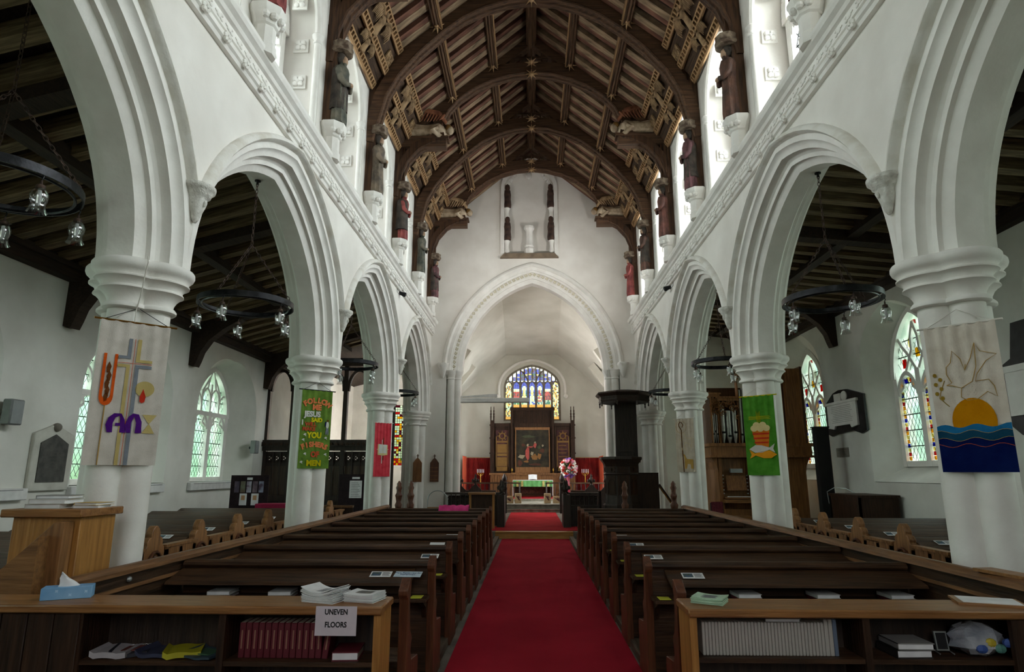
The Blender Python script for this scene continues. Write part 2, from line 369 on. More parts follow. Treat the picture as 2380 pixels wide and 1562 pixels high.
# clerestory -----------------------------------------------------------
RS = 8.0; RHW = 0.86
REC = arch2(RHW, 1.12)
def bar(m, p, q, w_, d_, mi=0): m.beam(p, q, w_, d_, mi, up=(1, 0, 0))
cw_wall = {}
for s, side in ((-1, 'left'), (1, 'right')):
    m = MB()
    for yc in CLERE_Y:
        m.prism([(yc - 1.2, 6.1), (yc - RHW, 6.1)] + [(yc + u, RS + v) for u, v in REC[::-1]] + [(yc + RHW, 6.1), (yc + 1.2, 6.1), (yc + 1.2, 9.7), (yc - 1.2, 9.7)], 'x', s * 3.15, s * 3.72)
        m.box(min(s * 3.72, s * 3.95), yc - 1.2, 6.1, max(s * 3.72, s * 3.95), yc - .70, 9.7); m.box(min(s * 3.72, s * 3.95), yc + .70, 6.1, max(s * 3.72, s * 3.95), yc + 1.2, 9.7)
        m.box(min(s * 3.72, s * 3.95), yc - .7, 8.9, max(s * 3.72, s * 3.95), yc + .7, 9.7)
        m.box(min(s * 3.72, s * 3.95), yc - .7, 6.0, max(s * 3.72, s * 3.95), yc + .7, 6.45)
    m.box(min(s * 3.15, s * 3.95), 18.1, 6.1, max(s * 3.15, s * 3.95), 19.1, 9.7)
    cw_wall[s] = cw = struct('wall_%s_clerestory' % side, m, plaster, smooth=25)
    # colonnette, arch roll, fleurons: shared meshes, children of the wall
    col = MB().lathe([(.05, 6.1), (.05, 7.86), (.065, 7.87), (.07, 7.89), (.055, 7.91), (.06, 7.94), (.085, 7.97), (.09, 8.0), (.075, 8.02)], 12)
    colm = mesh_of('colonnette', col, stone_white)
    rl = MB(); rl.tube([(0, u, v) for u, v in arch2(RHW - .02, 1.10)], .055, 8); rlm = mesh_of('arch_roll', rl, stone_white)
    fl = MB(); fl.box(-.11, -.02, -.11, .11, .0, .11)
    for k in range(4):
        a = k * PI / 2 + PI / 4; fl.ball((.055 * math.cos(a), -.03, .055 * math.sin(a)), (.045, .03, .045), 8, 4)
    fl.ball((0, -.04, 0), .03, 8, 4)
    flm = mesh_of('fleuron', fl, stone_white)
    # tracery of one window, two lights
    trc = MB()
    for u in (-.72, 0, .72): trc.box(-.07, u - (.07 if u else .06), 6.4, .07, u + (.07 if u else .06), 8.05 if u else 8.3)
    for c in (-.36, .36):
        pts = [(0, c + u, 7.72 + v) for u, v in arch2(.30, .42)]
        for a, b in zip(pts, pts[1:]): bar(trc, a, b, .09, .12)
        for q in (-1, 1): bar(trc, (0, c + q * .29, 7.8), (0, c + q * .12, 7.92), .05, .07); bar(trc, (0, c + q * .12, 7.92), (0, c + q * .16, 8.03), .05, .07)
    pts = [(0, u, 8.0 + v) for u, v in arch2(.76, .98)]
    for a, b in zip(pts, pts[1:]): bar(trc, a, b, .16, .2)
    for q in (-1, 1):
        pts = [(0, q * (.04 + u), 8.05 + v) for u, v in ((0, .05), (.10, .22), (.28, .38), (.38, .5))]
        for a, b in zip(pts, pts[1:]): bar(trc, a, b, .06, .1)
    trc.box(-.12, -.72, 6.38, .2, .72, 6.5)
    trm = mesh_of('tracery', trc, stone_white)
    pan = MB().box(-.004, -.68, 6.45, .004, .68, 8.95); pam = mesh_of('pane', pan, clear_glass)
    lt = MB(); g = .21
    for c in (-.36, .36):
        k = -12
        for k in range(-14, 22):
            for q in (-1, 1):
                # diamond lines v = v0 + q*1.5*u inside the light
                v0 = 6.5 + k * g; seg = []
                for i in range(13):
                    u = -.29 + .58 * i / 12; v = v0 + q * 1.45 * (u + .29); 
                    if 6.46 < v < 8.02: seg.append((0, c + u, v))
                if len(seg) > 1: lt.beam(seg[0], seg[-1], .011, .011)
        for k in range(1, 5): lt.box(-.008, c - .3, 6.5 + k * .34 - .007, .008, c + .3, 6.5 + k * .34 + .007)
    ltm = mesh_of('lead_lattice', lt, lead)
    for i, yc in enumerate(CLERE_Y):
        wn = thing('window_%d' % (i + 1 + (20 if s > 0 else 0)), 'two-light leaded clerestory window on the %s, %s from the chancel arch' % (side, ORD[i]), 'window', (s * 3.74, yc, 0), 0, 'clerestory windows')
        wn['kind'] = 'structure'
        put('tracery', trm, wn); put('pane', pam, wn); put('lead_lattice', ltm, wn)
        for q in (-1, 1):
            put('colonnette', colm, cw, (s * 3.20, yc + q * (RHW - .02), 0))
            for zz in (6.55, 7.25, 7.85, 8.45):
                hw = RHW if zz < 8 else RHW - .16
                put('fleuron', flm, cw, (s * 3.45, yc + q * (hw - .005), zz), (0, (0 if zz < 8 else -q * s * 0), 0 if q > 0 else PI))
        put('arch_roll', rlm, cw, (s * 3.20, yc, RS))
    # corbels under the roof posts
    cb = MB()
    cb.lathe([(.13, -.56), (.13, -.44), (.115, -.42), (.115, -.22), (.14, -.2), (.17, -.12), (.20, -.08), (.215, -.05), (.215, 0)], 8, ph=PI / 8)
    for k in range(5):
        a = PI / 2 + s * (PI / 2) + (k - 2) * .6; cb.ball((.165 * math.cos(a), .165 * math.sin(a), -.13), (.05, .05, .045), 7, 5)
    cbm = mesh_of('post_corbel', cb, stone_white, 30)
    for k in range(7): put('post_corbel', cbm, cw, (s * 3.02, TR[k], 6.73))
# chancel arch wall ------------------------------------------------------
CS = 4.68
CA = lambda d: arch2(2.2, 2.88, d, 20)
m = MB()
o34 = CA(.46)
cvx = [(u, CS + v) for u, v in o34]
m.prism([(-3.95, 0), (-2.66, 0), (-2.66, CS)] + cvx[::-1] + [(2.66, CS), (2.66, 0), (3.95, 0), (3.95, 8.36), (-3.95, 8.36)], 'y', 19.1, 19.9)
nar = [(u - .08, 10.72 + v) for u, v in arch2(.80, .62)]
m.prism([(-3.95, 8.36), (-.88, 8.36), (-.88, 10.72)] + nar[::-1] + [(.72, 10.72), (.72, 8.36), (3.95, 8.36), (3.95, 9.2), (0, 12.5), (-3.95, 9.2)], 'y', 19.1, 19.34)
m.box(-1.2, 19.3, 8.2, 1.0, 19.9, 11.6)
wch = struct('wall_chancel_arch', m, plaster, smooth=25)
prof = [(.46, 0), (.36, 0), (.34, .03), (.29, .05), (.29, .11), (.20, .15), (.12, .16), (.12, .2), (.0, .26), (.0, .6), (.12, .7), (.46, .8)]
cs = [CA(d) for d, t in prof]
R = [[(cs[j][k][0], 19.1 + t, CS + cs[j][k][1]) for j, (d, t) in enumerate(prof)] for k in range(len(cs[0]))]
obj('arch_moulding', MB().rings(R, closed=False, cap=False), stone_white, wch, smooth=28)
hd = [(.46, 0), (.475, -.05), (.51, -.085), (.56, -.07), (.60, -.03), (.61, 0)]
cs = [CA(d) for d, t in hd]
R = [[(cs[j][k][0], 19.1 + t, CS + cs[j][k][1]) for j, (d, t) in enumerate(hd)] for k in range(1, len(cs[0]) - 1)]
obj('hood_mould', MB().rings(R), stone_white, wch, smooth=50)
# square flowers set in the hollow of the chancel arch
fl = MB()
for k in range(4):
    a = k * PI / 2; fl.ball((.03 * math.cos(a), -.008, .03 * math.sin(a)), (.028, .02, .028), 6, 4)
flm = mesh_of('square_flower', fl, noisy('flower_stone', S(196, 186, 160), S(228, 222, 204), scale=12, bump=0.2))
pc = CA(.245)
def along(pts, step):
    out = []; acc = 0
    for a, b in zip(pts, pts[1:]):
        L = math.hypot(b[0] - a[0], b[1] - a[1]); t = step - acc
        while t <= L: out.append((a[0] + (b[0] - a[0]) * t / L, a[1] + (b[1] - a[1]) * t / L)); t += step
        acc = (acc + L) % step
    return out
for u, v in along(pc, .14): put('square_flower', flm, wch, (u, 19.215, CS + v), (0, math.atan2(v, u), 0))
for q in (-1, 1):
    m = MB()
    for dx, dy in ((2.34, 19.28), (2.52, 19.2)): m.lathe([(.115, .5), (.115, 4.42), (.135, 4.43), (.135, 4.46), (.12, 4.48), (.15, 4.55), (.18, 4.6), (.185, 4.64), (.2, 4.66), (.2, 4.7)], 16, (q * dx, dy, 0))
    m.box(min(q * 2.26, q * 2.66), 19.3, 0, max(q * 2.26, q * 2.66), 19.85, CS)
    for dx, dy in ((2.34, 19.28), (2.52, 19.2)): m.lathe([(.17, 0), (.17, .4), (.115, .52)], 16, (q * dx, dy, 0))
    obj('respond_shaft', m, stone_white, wch, smooth=40)
    m = MB(); m.lathe([(.03, -.42), (.06, -.34), (.09, -.25), (.10, -.18), (.13, -.1), (.15, -.06), (.17, -.02), (.17, .03)], 14, mod=lambda a, z: 1 + .12 * math.sin(5 * a + z * 30))
    obj('hood_corbel', m, stone_white, wch, (q * 2.76, 19.06, 4.88), smooth=50)
# tall canopied niche above the arch
nb = MB()
ar = arch2(.80, .62)
nb.prism([(-.92, 8.36), (-.80, 8.36)] + [(u, 10.72 + v) for u, v in ar[::-1]] + [(.80, 8.36), (.92, 8.36)] + [(u * 1.14, 10.72 + v * 1.12 + .02) for u, v in ar], 'y', 19.03, 19.12)
niche = thing('wall_niche', 'tall white arched niche above the chancel arch with small dark figures', 'niche', (-.08, 0, 0))
obj('surround', nb, stone_white, niche, smooth=30)
obj('sill', MB().prism([(-.93, 8.30), (.93, 8.30), (.80, 8.44), (-.80, 8.44)], 'y', 18.97, 19.3), noisy('niche_sill_stone', S(110, 94, 78), S(138, 120, 100), 5, bump=.1), niche)
nf = MB().lathe([(.02, 0), (.10, .02), (.10, .12), (.085, .3), (.10, .45), (.085, .58), (.06, .62), (.075, .7), (.06, .78), (.02, .82)], 12, mod=lambda a, z: 1 + .07 * math.sin(6 * a + z * 8))
nfm = mesh_of('niche_figure', nf, noisy('niche_figure_paint', S(48, 36, 32), S(92, 68, 58), 8, bump=.3), 50)
pd = MB().lathe([(.03, -.42), (.09, -.36), (.06, -.2), (.075, -.08), (.10, -.03), (.10, 0)], 10)
pdm = mesh_of('figure_pedestal', pd, stone_white)
for q in (-1, 1):
    for zz in (8.90, 10.02): put('niche_figure', nfm, niche, (q * .70, 19.06, zz), scale=(1.15, 1.15, 1)); put('figure_pedestal', pdm, niche, (q * .72, 19.10, zz))
    cf = MB()
    for k in range(5): cf.ball((q * (.66 - k * .05), 19.12, 10.90 + k * .07), (.06, .05, .05), 6, 4)
    obj('crocket_leaf', cf, stone_white, niche)
obj('canopy_boss', MB().ball((0, 19.1, 11.16), (.1, .06, .14)), stone_white, niche)
ped = MB().lathe([(.03, 8.38), (.12, 8.42), (.16, 8.5), (.17, 8.6), (.13, 8.68), (.15, 8.71), (.15, 8.75), (.12, 8.8), (.115, 9.22), (.14, 9.27), (.17, 9.3), (.17, 9.38)], 8, (0, 19.12, 0))
obj('pedestal', ped, stone_white, niche, smooth=30)
# ------------------------------------------------------------------ nave roof
RZ = lambda x: 11.98 - 0.84 * abs(x)          # underside of the boarding
m = MB()
for s in (-1, 1):
    m.prism([(0, RZ(0) + .02), (s * 3.98, RZ(3.98) + .02), (s * 3.98, RZ(3.98) + .2), (0, RZ(0) + .2)], 'y', -4, 19.12)
ceil = struct('ceiling', m, roof_board)
sl = math.atan(.84)
raf = MB()
L = 3.5 / math.cos(sl)
# a rafter: pale painted field beside a red one, lying on the slope
raf.box(0, -.15, -.06, L, .02, .07, 0); raf.box(0, .02, -.05, L, .15, .07, 1)
rafm = mesh_of('rafter', raf, [rafter_pale, rafter_red], 0)
for k in range(8):
    y0 = TR[k + 1]
    for j in range(5):
        y = y0 + .30 + j * .45
        for s in (-1, 1):
            put('rafter', rafm, ceil, (0, y, RZ(0) - .04), (0, sl, 0) if s > 0 else (0, sl, PI))
for j in range(2):
    for s in (-1, 1): put('rafter', rafm, ceil, (0, 18.45 + j * .42, RZ(0) - .04), (0, sl, 0) if s > 0 else (0, sl, PI))
# purlins with pierced cresting, ridge beam
def pierced(Lh, h, n, rows=1, th=.03):
    """upright strip of length Lh along y with a row of holes"""
    b = MB(); st = Lh / n
    b.box(-th / 2, 0, 0, th / 2, Lh, h * .28); b.box(-th / 2, 0, h * .82, th / 2, Lh, h)
    for k in range(n + 1):
        yy = min(k * st, Lh - st * .3); b.box(-th / 2, yy, h * .28, th / 2, yy + st * .36, h * .82)
    return b
pu = MB().rings([[(-.09, y, .12), (-.09, y, -.10), (-.06, y, -.14), (-.03, y, -.12), (.0, y, -.15), (.03, y, -.12), (.06, y, -.14), (.09, y, -.10), (.09, y, .12)] for y in (0, 2.4)])
pum = mesh_of('purlin', pu, roof_oak_y, 30)
crm = mesh_of('cresting', pierced(2.15, .13, 22), crest_mat, 0)
for k in range(8):
    for s in (-1, 1):
        for px, pz in ((.90, 11.10), (1.86, 10.30)):
            p = put('purlin', pum, ceil, (s * px, TR[k + 1], pz))
            put('cresting', crm, p, (-s * .10, .12, -.13), (0, s * .1, 0))
    put('ridge_beam', pum, ceil, (0, TR[k + 1], 11.74), scale=(1.3, 1, 1.3))
# trusses ---------------------------------------------------------------
ARCH_A = [(3.02, 7.75), (2.93, 8.2), (2.80, 8.75), (2.58, 9.18), (2.2, 9.66), (1.73, 10.12), (1.35, 10.42), (.93, 10.64), (.45, 10.79), (0, 10.84)]
ARCH_B = [(2.10, 9.25), (2.05, 9.62), (1.93, 9.90), (1.68, 10.20), (1.35, 10.45), (.93, 10.66), (.45, 10.80), (0, 10.85)]
BR_B = [(3.05, 7.75), (2.97, 8.3), (2.85, 8.62), (2.6, 8.92), (2.3, 9.08), (2.0, 9.14)]
def offs(P, d):
    out = []
    for i, p in enumerate(P):
        a = P[max(i - 1, 0)]; b = P[min(i + 1, len(P) - 1)]
        tx, tz = b[0] - a[0], b[1] - a[1]; l = math.hypot(tx, tz) or 1
        nx, nz = tz / l, -tx / l        # outward: to larger x / z
        if nx * 1 + nz * 1 < 0: nx, nz = -nx, -nz
        out.append((p[0] + nx * d, p[1] + nz * d))
    return out
def brace(P, depth, s, hy=.13):
    Q = offs(P, depth); b = MB()
    b.prism([(s * x, z) for x, z in P] + [(s * x, z) for x, z in Q[::-1]], 'y', -hy, hy)
    # moulded roll on the soffit edges
    for q in (-1, 1): b.tube([(s * x, q * (hy - .015), z) for x, z in offs(P, .02)], .028, 6)
    b.tube([(s * x, 0, z) for x, z in offs(P, .0)], .035, 6)
    return b
BR = {}
for s in (-1, 1):
    BR['A', s] = mesh_of('arch_brace', brace(ARCH_A, .24, s), roof_oak_x, 40)
    BR['B', s] = mesh_of('arch_brace', brace(ARCH_B, .22, s), roof_oak_x, 40)
    BR['C', s] = mesh_of('lower_brace', brace(BR_B, .20, s), roof_oak_z, 40)
    po = MB(); po.box(min(s * 2.98, s * 3.17), -.11, 6.73, max(s * 2.98, s * 3.17), .11, 9.35)
    po.box(min(s * 2.93, s * 2.98), -.06, 8.0, max(s * 2.93, s * 2.98), .06, 9.3)
    BR['P', s] = mesh_of('wall_post', po, roof_oak_z, 30)
    pr = MB(); pr.prism([(s * .0, RZ(0) - .03), (s * 3.15, RZ(3.15) - .03), (s * 3.15, RZ(3.15) - .36), (s * .0, RZ(0) - .36)], 'y', -.12, .12)
    BR['R', s] = mesh_of('principal_rafter', pr, roof_oak_x, 30)
    hb = MB(); hb.box(min(s * 1.98, s * 3.15), -.12, 8.98, max(s * 1.98, s * 3.15), .12, 9.2)
    hb.box(min(s * 1.93, s * 3.15), -.15, 9.18, max(s * 1.93, s * 3.15), .15, 9.24)
    BR['H', s] = mesh_of('hammer_beam', hb, roof_oak_x, 30)
co = MB()
co.prism([(-.98, 10.86), (0, 10.98), (.98, 10.86), (.98, 11.06), (0, 11.16), (-.98, 11.06)], 'y', -.12, .12)
for k in range(7):
    x = -.75 + k * .25; co.box(x - .02, -.04, 11.05, x + .02, .04, RZ(x) - .1)
co.box(-.7, -.05, 11.28, .7, .05, 11.33)
com = mesh_of('collar', co, roof_oak_x, 30)
bo = MB()
for k in range(8):
    a = k * PI / 4; b_ = a + PI / 8
    bo.add([(.05 * math.cos(a - .39), -.02, .05 * math.sin(a - .39)), (.17 * math.cos(a), -.045, .17 * math.sin(a)), (.05 * math.cos(a + .39), -.02, .05 * math.sin(a + .39)), (0, -.07, 0), (.06 * math.cos(a), .03, .06 * math.sin(a))],
           [(0, 1, 3), (1, 2, 3), (0, 4, 1), (1, 4, 2)])
bo.ball((0, -.05, 0), .05, 8, 5)
bom = mesh_of('boss', bo, boss_mat, 30)
for k in range(8):
    ham = k % 2 == 0
    kind = 'hammerbeam' if ham else 'arch-braced'
    loc = 'set against the white chancel arch wall' if k == 0 else '%s in line from the chancel arch' % ORD[k]
    if k == 6: loc = 'above the camera, seventh from the chancel arch'
    t = thing('roof_truss', 'dark oak %s roof truss with star bosses, %s' % (kind, loc), 'roof truss', (0, TR[k], 0), 0, 'nave roof trusses')
    for s in (-1, 1):
        put('wall_post', BR['P', s], t); put('principal_rafter', BR['R', s], t)
        if ham: put('arch_brace', BR['B', s], t); put('hammer_beam', BR['H', s], t); put('lower_brace', BR['C', s], t)
        else: put('arch_brace', BR['A', s], t)
        for px, pz in ((.90, 11.0), (1.85, 10.2)): put('boss', bom, t, (s * px, -.16, pz), (0.35, s * -.7, 0))
    put('collar', com, t)
    put('boss', bom, t, (0, -.17, 11.06)); put('boss', bom, t, (0, -.12, 10.83), (1.2, 0, 0))
# statues on the posts -----------------------------------------------------
robe_cols = [(S(128, 84, 88), S(72, 50, 52)), (S(84, 76, 68), S(136, 120, 102)), (S(112, 78, 64), S(64, 50, 46)), (S(66, 72, 66), S(120, 114, 100)), (S(128, 82, 72), S(78, 54, 50)), (S(110, 48, 50), S(164, 84, 78))]
skin_paint = noisy('statue_face_paint', S(150, 120, 98), S(196, 164, 138), 9, bump=.2)
robe_mats = [noisy('robe_paint_%d' % i, a, b, 5, rough=.7, bump=.5, bscale=25) for i, (a, b) in enumerate(robe_cols)]
mantle_mat = noisy('dark_mantle_paint', S(44, 40, 38), S(84, 74, 66), 6, rough=.7, bump=.5, bscale=25)
canopy_mat = noisy('statue_canopy', S(84, 66, 54), S(146, 130, 112), 10, rough=.8, bump=.4)
fig = MB()
fig.lathe([(.10, 0), (.155, .01), (.16, .10), (.145, .35), (.135, .55), (.15, .75), (.165, .88), (.14, .95), (.06, .99), (.05, 1.02)], 28, mod=lambda a, z: 1 + (.09 if z < .6 else .03) * math.sin(9 * a + z * 3), sx=.85)
fig.ball((0, 0, 1.10), (.075, .07, .10), 12, 8); fig.ball((-.055, 0, 1.05), (.045, .05, .07), 8, 6)
for q in (-1, 1): fig.tube([(0, q * .15, .88), (-.05, q * .19, .70), (-.14, q * .12, .62), (-.18, q * .03, .66)], [.055, .055, .045, .035], 8)
figm = [mesh_of('figure', fig, [rm], 50) for rm in robe_mats]
man = MB().lathe([(.19, .22), (.175, .5), (.18, .75), (.175, .90), (.10, .97)], 20, mod=lambda a, z: (1 + .05 * math.sin(7 * a - z * 6)), sx=.86)
manm = mesh_of('mantle', man, mantle_mat, 50)
can = MB().lathe([(.04, 1.20), (.15, 1.20), (.17, 1.24), (.15, 1.30), (.16, 1.36), (.13, 1.38), (.08, 1.36)], 8, mod=lambda a, z: 1 + .08 * math.cos(8 * a))
canm = mesh_of('canopy', can, canopy_mat, 40)
hair = MB().ball((.02, 0, 1.12), (.085, .085, .11)); hairm = mesh_of('hair', hair, mantle_mat); facem = mesh_of('face', MB().ball((-.045, 0, 1.085), (.05, .055, .08)).ball((-.165, .01, .655), (.035, .05, .03)), skin_paint)
look = ['a rose-brown robe', 'a grey-brown robe', 'a chestnut robe', 'a dull green robe', 'a dusky red robe', 'a bright red robe']
for s in (-1, 1):
    for k in range(7):
        ci = (k * 2 + (1 if s < 0 else 0)) % 6 if k else (5 if s > 0 else 0)
        t = thing('carved_statue', 'painted wooden saint in %s, %s on the %s from the chancel' % (look[ci], ORD[k], 'left' if s < 0 else 'right'), 'statue', (s * 2.93, TR[k] - .03, 6.73), 0 if s > 0 else PI, 'painted saints on corbels')
        put('figure', figm[ci], t, scale=(.85, .85, 1)); put('hair', hairm, t); put('face', facem, t); put('canopy', canm, t, scale=(.95, 1, 1))
        if k % 2 == (s > 0): put('mantle', manm, t, (.02, (.02 if k % 4 else -.02), 0), scale=(.85, .85, 1))
# big flying angels on the hammer beams
ang_robe = noisy('angel_robe', S(150, 128, 104), S(214, 194, 168), 6, rough=.8, bump=.4, bscale=20)
ang_wing = noisy('angel_wing_red', S(104, 58, 40), S(160, 104, 74), 7, rough=.8, bump=.4, bscale=20)
ang_wing2 = noisy('angel_wing_buff', S(120, 94, 66), S(190, 158, 122), 7, rough=.8, bump=.4, bscale=20)
ab = MB()   # lies along -x: feet at 0, head at 1.12
ab.lathe([(.05, 0), (.13, .03), (.135, .25), (.115, .5), (.125, .68), (.145, .82), (.11, .91), (.055, .95), (.05, .98)], 24, mod=lambda a, z: 1 + (.10 if z < .62 else .02) * math.sin(8 * a), axis='x', sx=1.05)
ab.ball((1.06, 0, .02), (.10, .075, .08), 12, 8)
for q in (-1, 1): ab.tube([(.80, q * .13, .0), (.70, q * .17, -.06), (.82, q * .12, -.13), (.93, q * .03, -.13)], [.05, .05, .042, .035], 8)
abm = mesh_of('figure', ab, ang_robe, 50)
ah = MB().ball((1.03, 0, .05), (.09, .085, .075)); ahm = mesh_of('hair', ah, gold)
def wing(q, big=1.0):
    wb = MB()
    wb.tube([(.95, q * .10, .10), (.80, q * .17, .24), (.45, q * .19, .30), (.05, q * .17, .24)], [.035, .05, .045, .02], 7)
    for k in range(13):
        t_ = k / 12; x = .92 - .80 * t_; z = .22 + .09 * math.sin(PI * t_)
        ln = .10 + .10 * math.sin(PI * min(1, t_ * 1.2))
        wb.tube([(x, q * .17, z), (x - .05, q * .185, z - ln * .55), (x - .12, q * .17, z - ln)], [.022, .024, .008], 5)
    return wb
for s in (-1, 1):
    for k in (0, 2, 4):
        nm = {0: 'nearest the chancel arch', 2: 'middle of three', 4: 'at the top edge of the view'}[k]
        t = thing('carved_angel', 'carved wooden hammerbeam angel on the %s, %s' % ('left' if s < 0 else 'right', nm), 'carved angel', (s * 2.98, TR[k], 9.42), PI if s > 0 else 0, 'hammerbeam angels')
        put('figure', abm, t, scale=(1, 1.35, 1.35)); put('hair', ahm, t, scale=(1, 1.35, 1.35))
        for q in (-1, 1): obj('wing', wing(q), ang_wing if (k == 2) else ang_wing2, t, smooth=60).scale = (1.05, 1.25, 1.4)
# friezes along the wall plates ---------------------------------------------
fz_board = wood('frieze_board', S(50, 36, 26), S(92, 68, 48), 'y', rough=.8)
relief = noisy('relief_limewood', S(112, 88, 62), S(170, 140, 104), 9, rough=.8, bump=.4, bscale=30)
def relief_angel():
    b = MB()
    b.lathe([(.05, -.24), (.07, -.2), (.055, 0), (.065, .1), (.03, .15)], 10, mod=lambda a, z: 1 + .1 * math.sin(6 * a), sx=.6)
    b.ball((0, 0, .20), (.04, .045, .055), 8, 6)
    for q in (-1, 1):
        b.tube([(0, q * .05, .08), (-.02, q * .16, .20), (-.02, q * .26, .16)], [.025, .03, .012], 6)
        for k in range(7):
            t_ = k / 6; y = q * (.10 + .17 * t_); z = .15 + .05 * math.sin(PI * t_)
            b.tube([(-.01, y, z), (-.02, y + q * .03, z - .12), (-.01, y + q * .02, z - .24)], [.014, .016, .006], 5)
    return b
ram = mesh_of('relief_angel', relief_angel(), relief, 60)
cr_a = mesh_of('pierced_strip', pierced(2.1, .15, 20, th=.05), crest_mat, 0)
qf = MB()
for k in range(4):
    a = k * PI / 2; qf.tube([(0, .07 * math.cos(a) + .06 * math.cos(b * PI / 4), .07 * math.sin(a) + .06 * math.sin(b * PI / 4)) for b in range(8)], .018, 5, loop=True)
qf.box(.0, -.15, -.15, .03, .15, .15)
qfm = mesh_of('quatrefoil_block', qf, relief)
for s in (-1, 1):
    side = 'left' if s < 0 else 'right'
    for k in range(6):
        t = thing('angel_frieze', 'pierced angel frieze on the %s wall plate, %s bay from the chancel' % (side, ORD[k]), 'frieze', (0, TR[k + 1], 0), 0, 'wall plate friezes')
        b = MB(); b.prism([(s * 3.16, 8.96), (s * 3.08, 8.92), (s * 2.60, 9.70), (s * 2.66, 9.76), (s * 3.16, 9.4)], 'y', .12, 2.28)
        obj('frieze_board', b, fz_board, t, smooth=0)
        for px, pz, tl in ((3.10, 8.86, .55), (2.87, 9.16, .55), (2.62, 9.60, .75)): put('pierced_strip', cr_a, t, (s * px, .15, pz), (0, s * -tl, 0))
        put('relief_angel', ram, t, (s * 2.70, 1.2, 9.45), (0, -.55, 0 if s > 0 else PI), (1.2, 1.45, 1.05))
        put('relief_angel', ram, t, (s * 2.93, 1.2, 9.05), (0, -.55, 0 if s > 0 else PI), (1.0, 1.1, .68))
        for yy in (.35, 2.1): put('quatrefoil_block', qfm, t, (s * 2.76, yy, 9.36), (0, -.55, 0 if s > 0 else PI))
# ------------------------------------------------------------------ aisles
def aisle_window(s, idx, yc, hwf, label, style):
    """two-light traceried window set in a splayed embrasure; built with u along the wall"""
    sill, spr, hg, apx = 1.45, 3.15, .82, 1.25
    apf = hwf * 1.12
    return sill, spr, hg, apx, apf
AW = 7.6; GX = 8.15
for s, side, WINS in ((-1, 'left', LW), (1, 'right', RW)):
    m = MB(); cur = -4.0; yend = 26.4 if s < 0 else 20.6
    for yc, hw in WINS:
        ztop = 5.6 if s < 0 else 6.3
        lo = yc - hw; hi = yc + hw
        m.box(min(s * AW, s * 8.4), cur, 0, max(s * AW, s * 8.4), lo, ztop)
        spf = 3.05 if s < 0 else 4.2
        ar = arch2(hw, hw * .86) if s < 0 else arch4(hw, hw * .62, 50, hw * 1.6, 0, 6)
        m.prism([(lo, ztop), (lo, spf)] + [(yc + u, spf + v) for u, v in ar[::-1]] + [(hi, ztop)], 'x', s * AW, s * (AW + .03))
        m.box(min(s * AW, s * 8.4), lo, 0, max(s * AW, s * 8.4), hi, 1.42)
        ztop = 5.6 if s < 0 else 6.3; sg = 1.42 if s < 0 else 1.75
        # splayed reveal
        wg = .86; spg = 3.0 if s < 0 else 3.654; ag = arch2(wg, 1.2 if s < 0 else 1.446)
        if s > 0: ag = arch2(wg, 1.446, n=12)
        F = [(lo, 1.42)] + [(yc + u, spf + v) for u, v in ar[::-1]] + [(hi, 1.42)]
        G = [(yc - wg, sg)] + [(yc + u, spg + v) for u, v in ag[::-1]] + [(yc + wg, sg)]
        m.rings([[(s * AW, y, z) for y, z in F], [(s * GX, y, z) for y, z in G]], closed=False, cap=False)
        m.prism([(lo, ztop), (lo, sg), (yc - wg, sg)] + [(yc + u, spg + v) for u, v in ag[::-1]] + [(yc + wg, sg), (hi, sg), (hi, ztop)], 'x', s * (GX + .05), s * 8.4)
        m.add([(s * AW, lo, 1.43), (s * AW, hi, 1.43), (s * GX, yc + wg, sg + .005), (s * GX, yc - wg, sg + .005)], [(0, 1, 2, 3)]); m.box(min(s * (GX + .05), s * 8.4), lo, 1.3, max(s * (GX + .05), s * 8.4), hi, sg)
        cur = hi
    m.box(min(s * AW, s * 8.4), cur, 0, max(s * AW, s * 8.4), yend, 5.6 if s < 0 else 6.3)
    struct('wall_%s_aisle' % side, m, plaster_aisle, smooth=35, recalc=True)
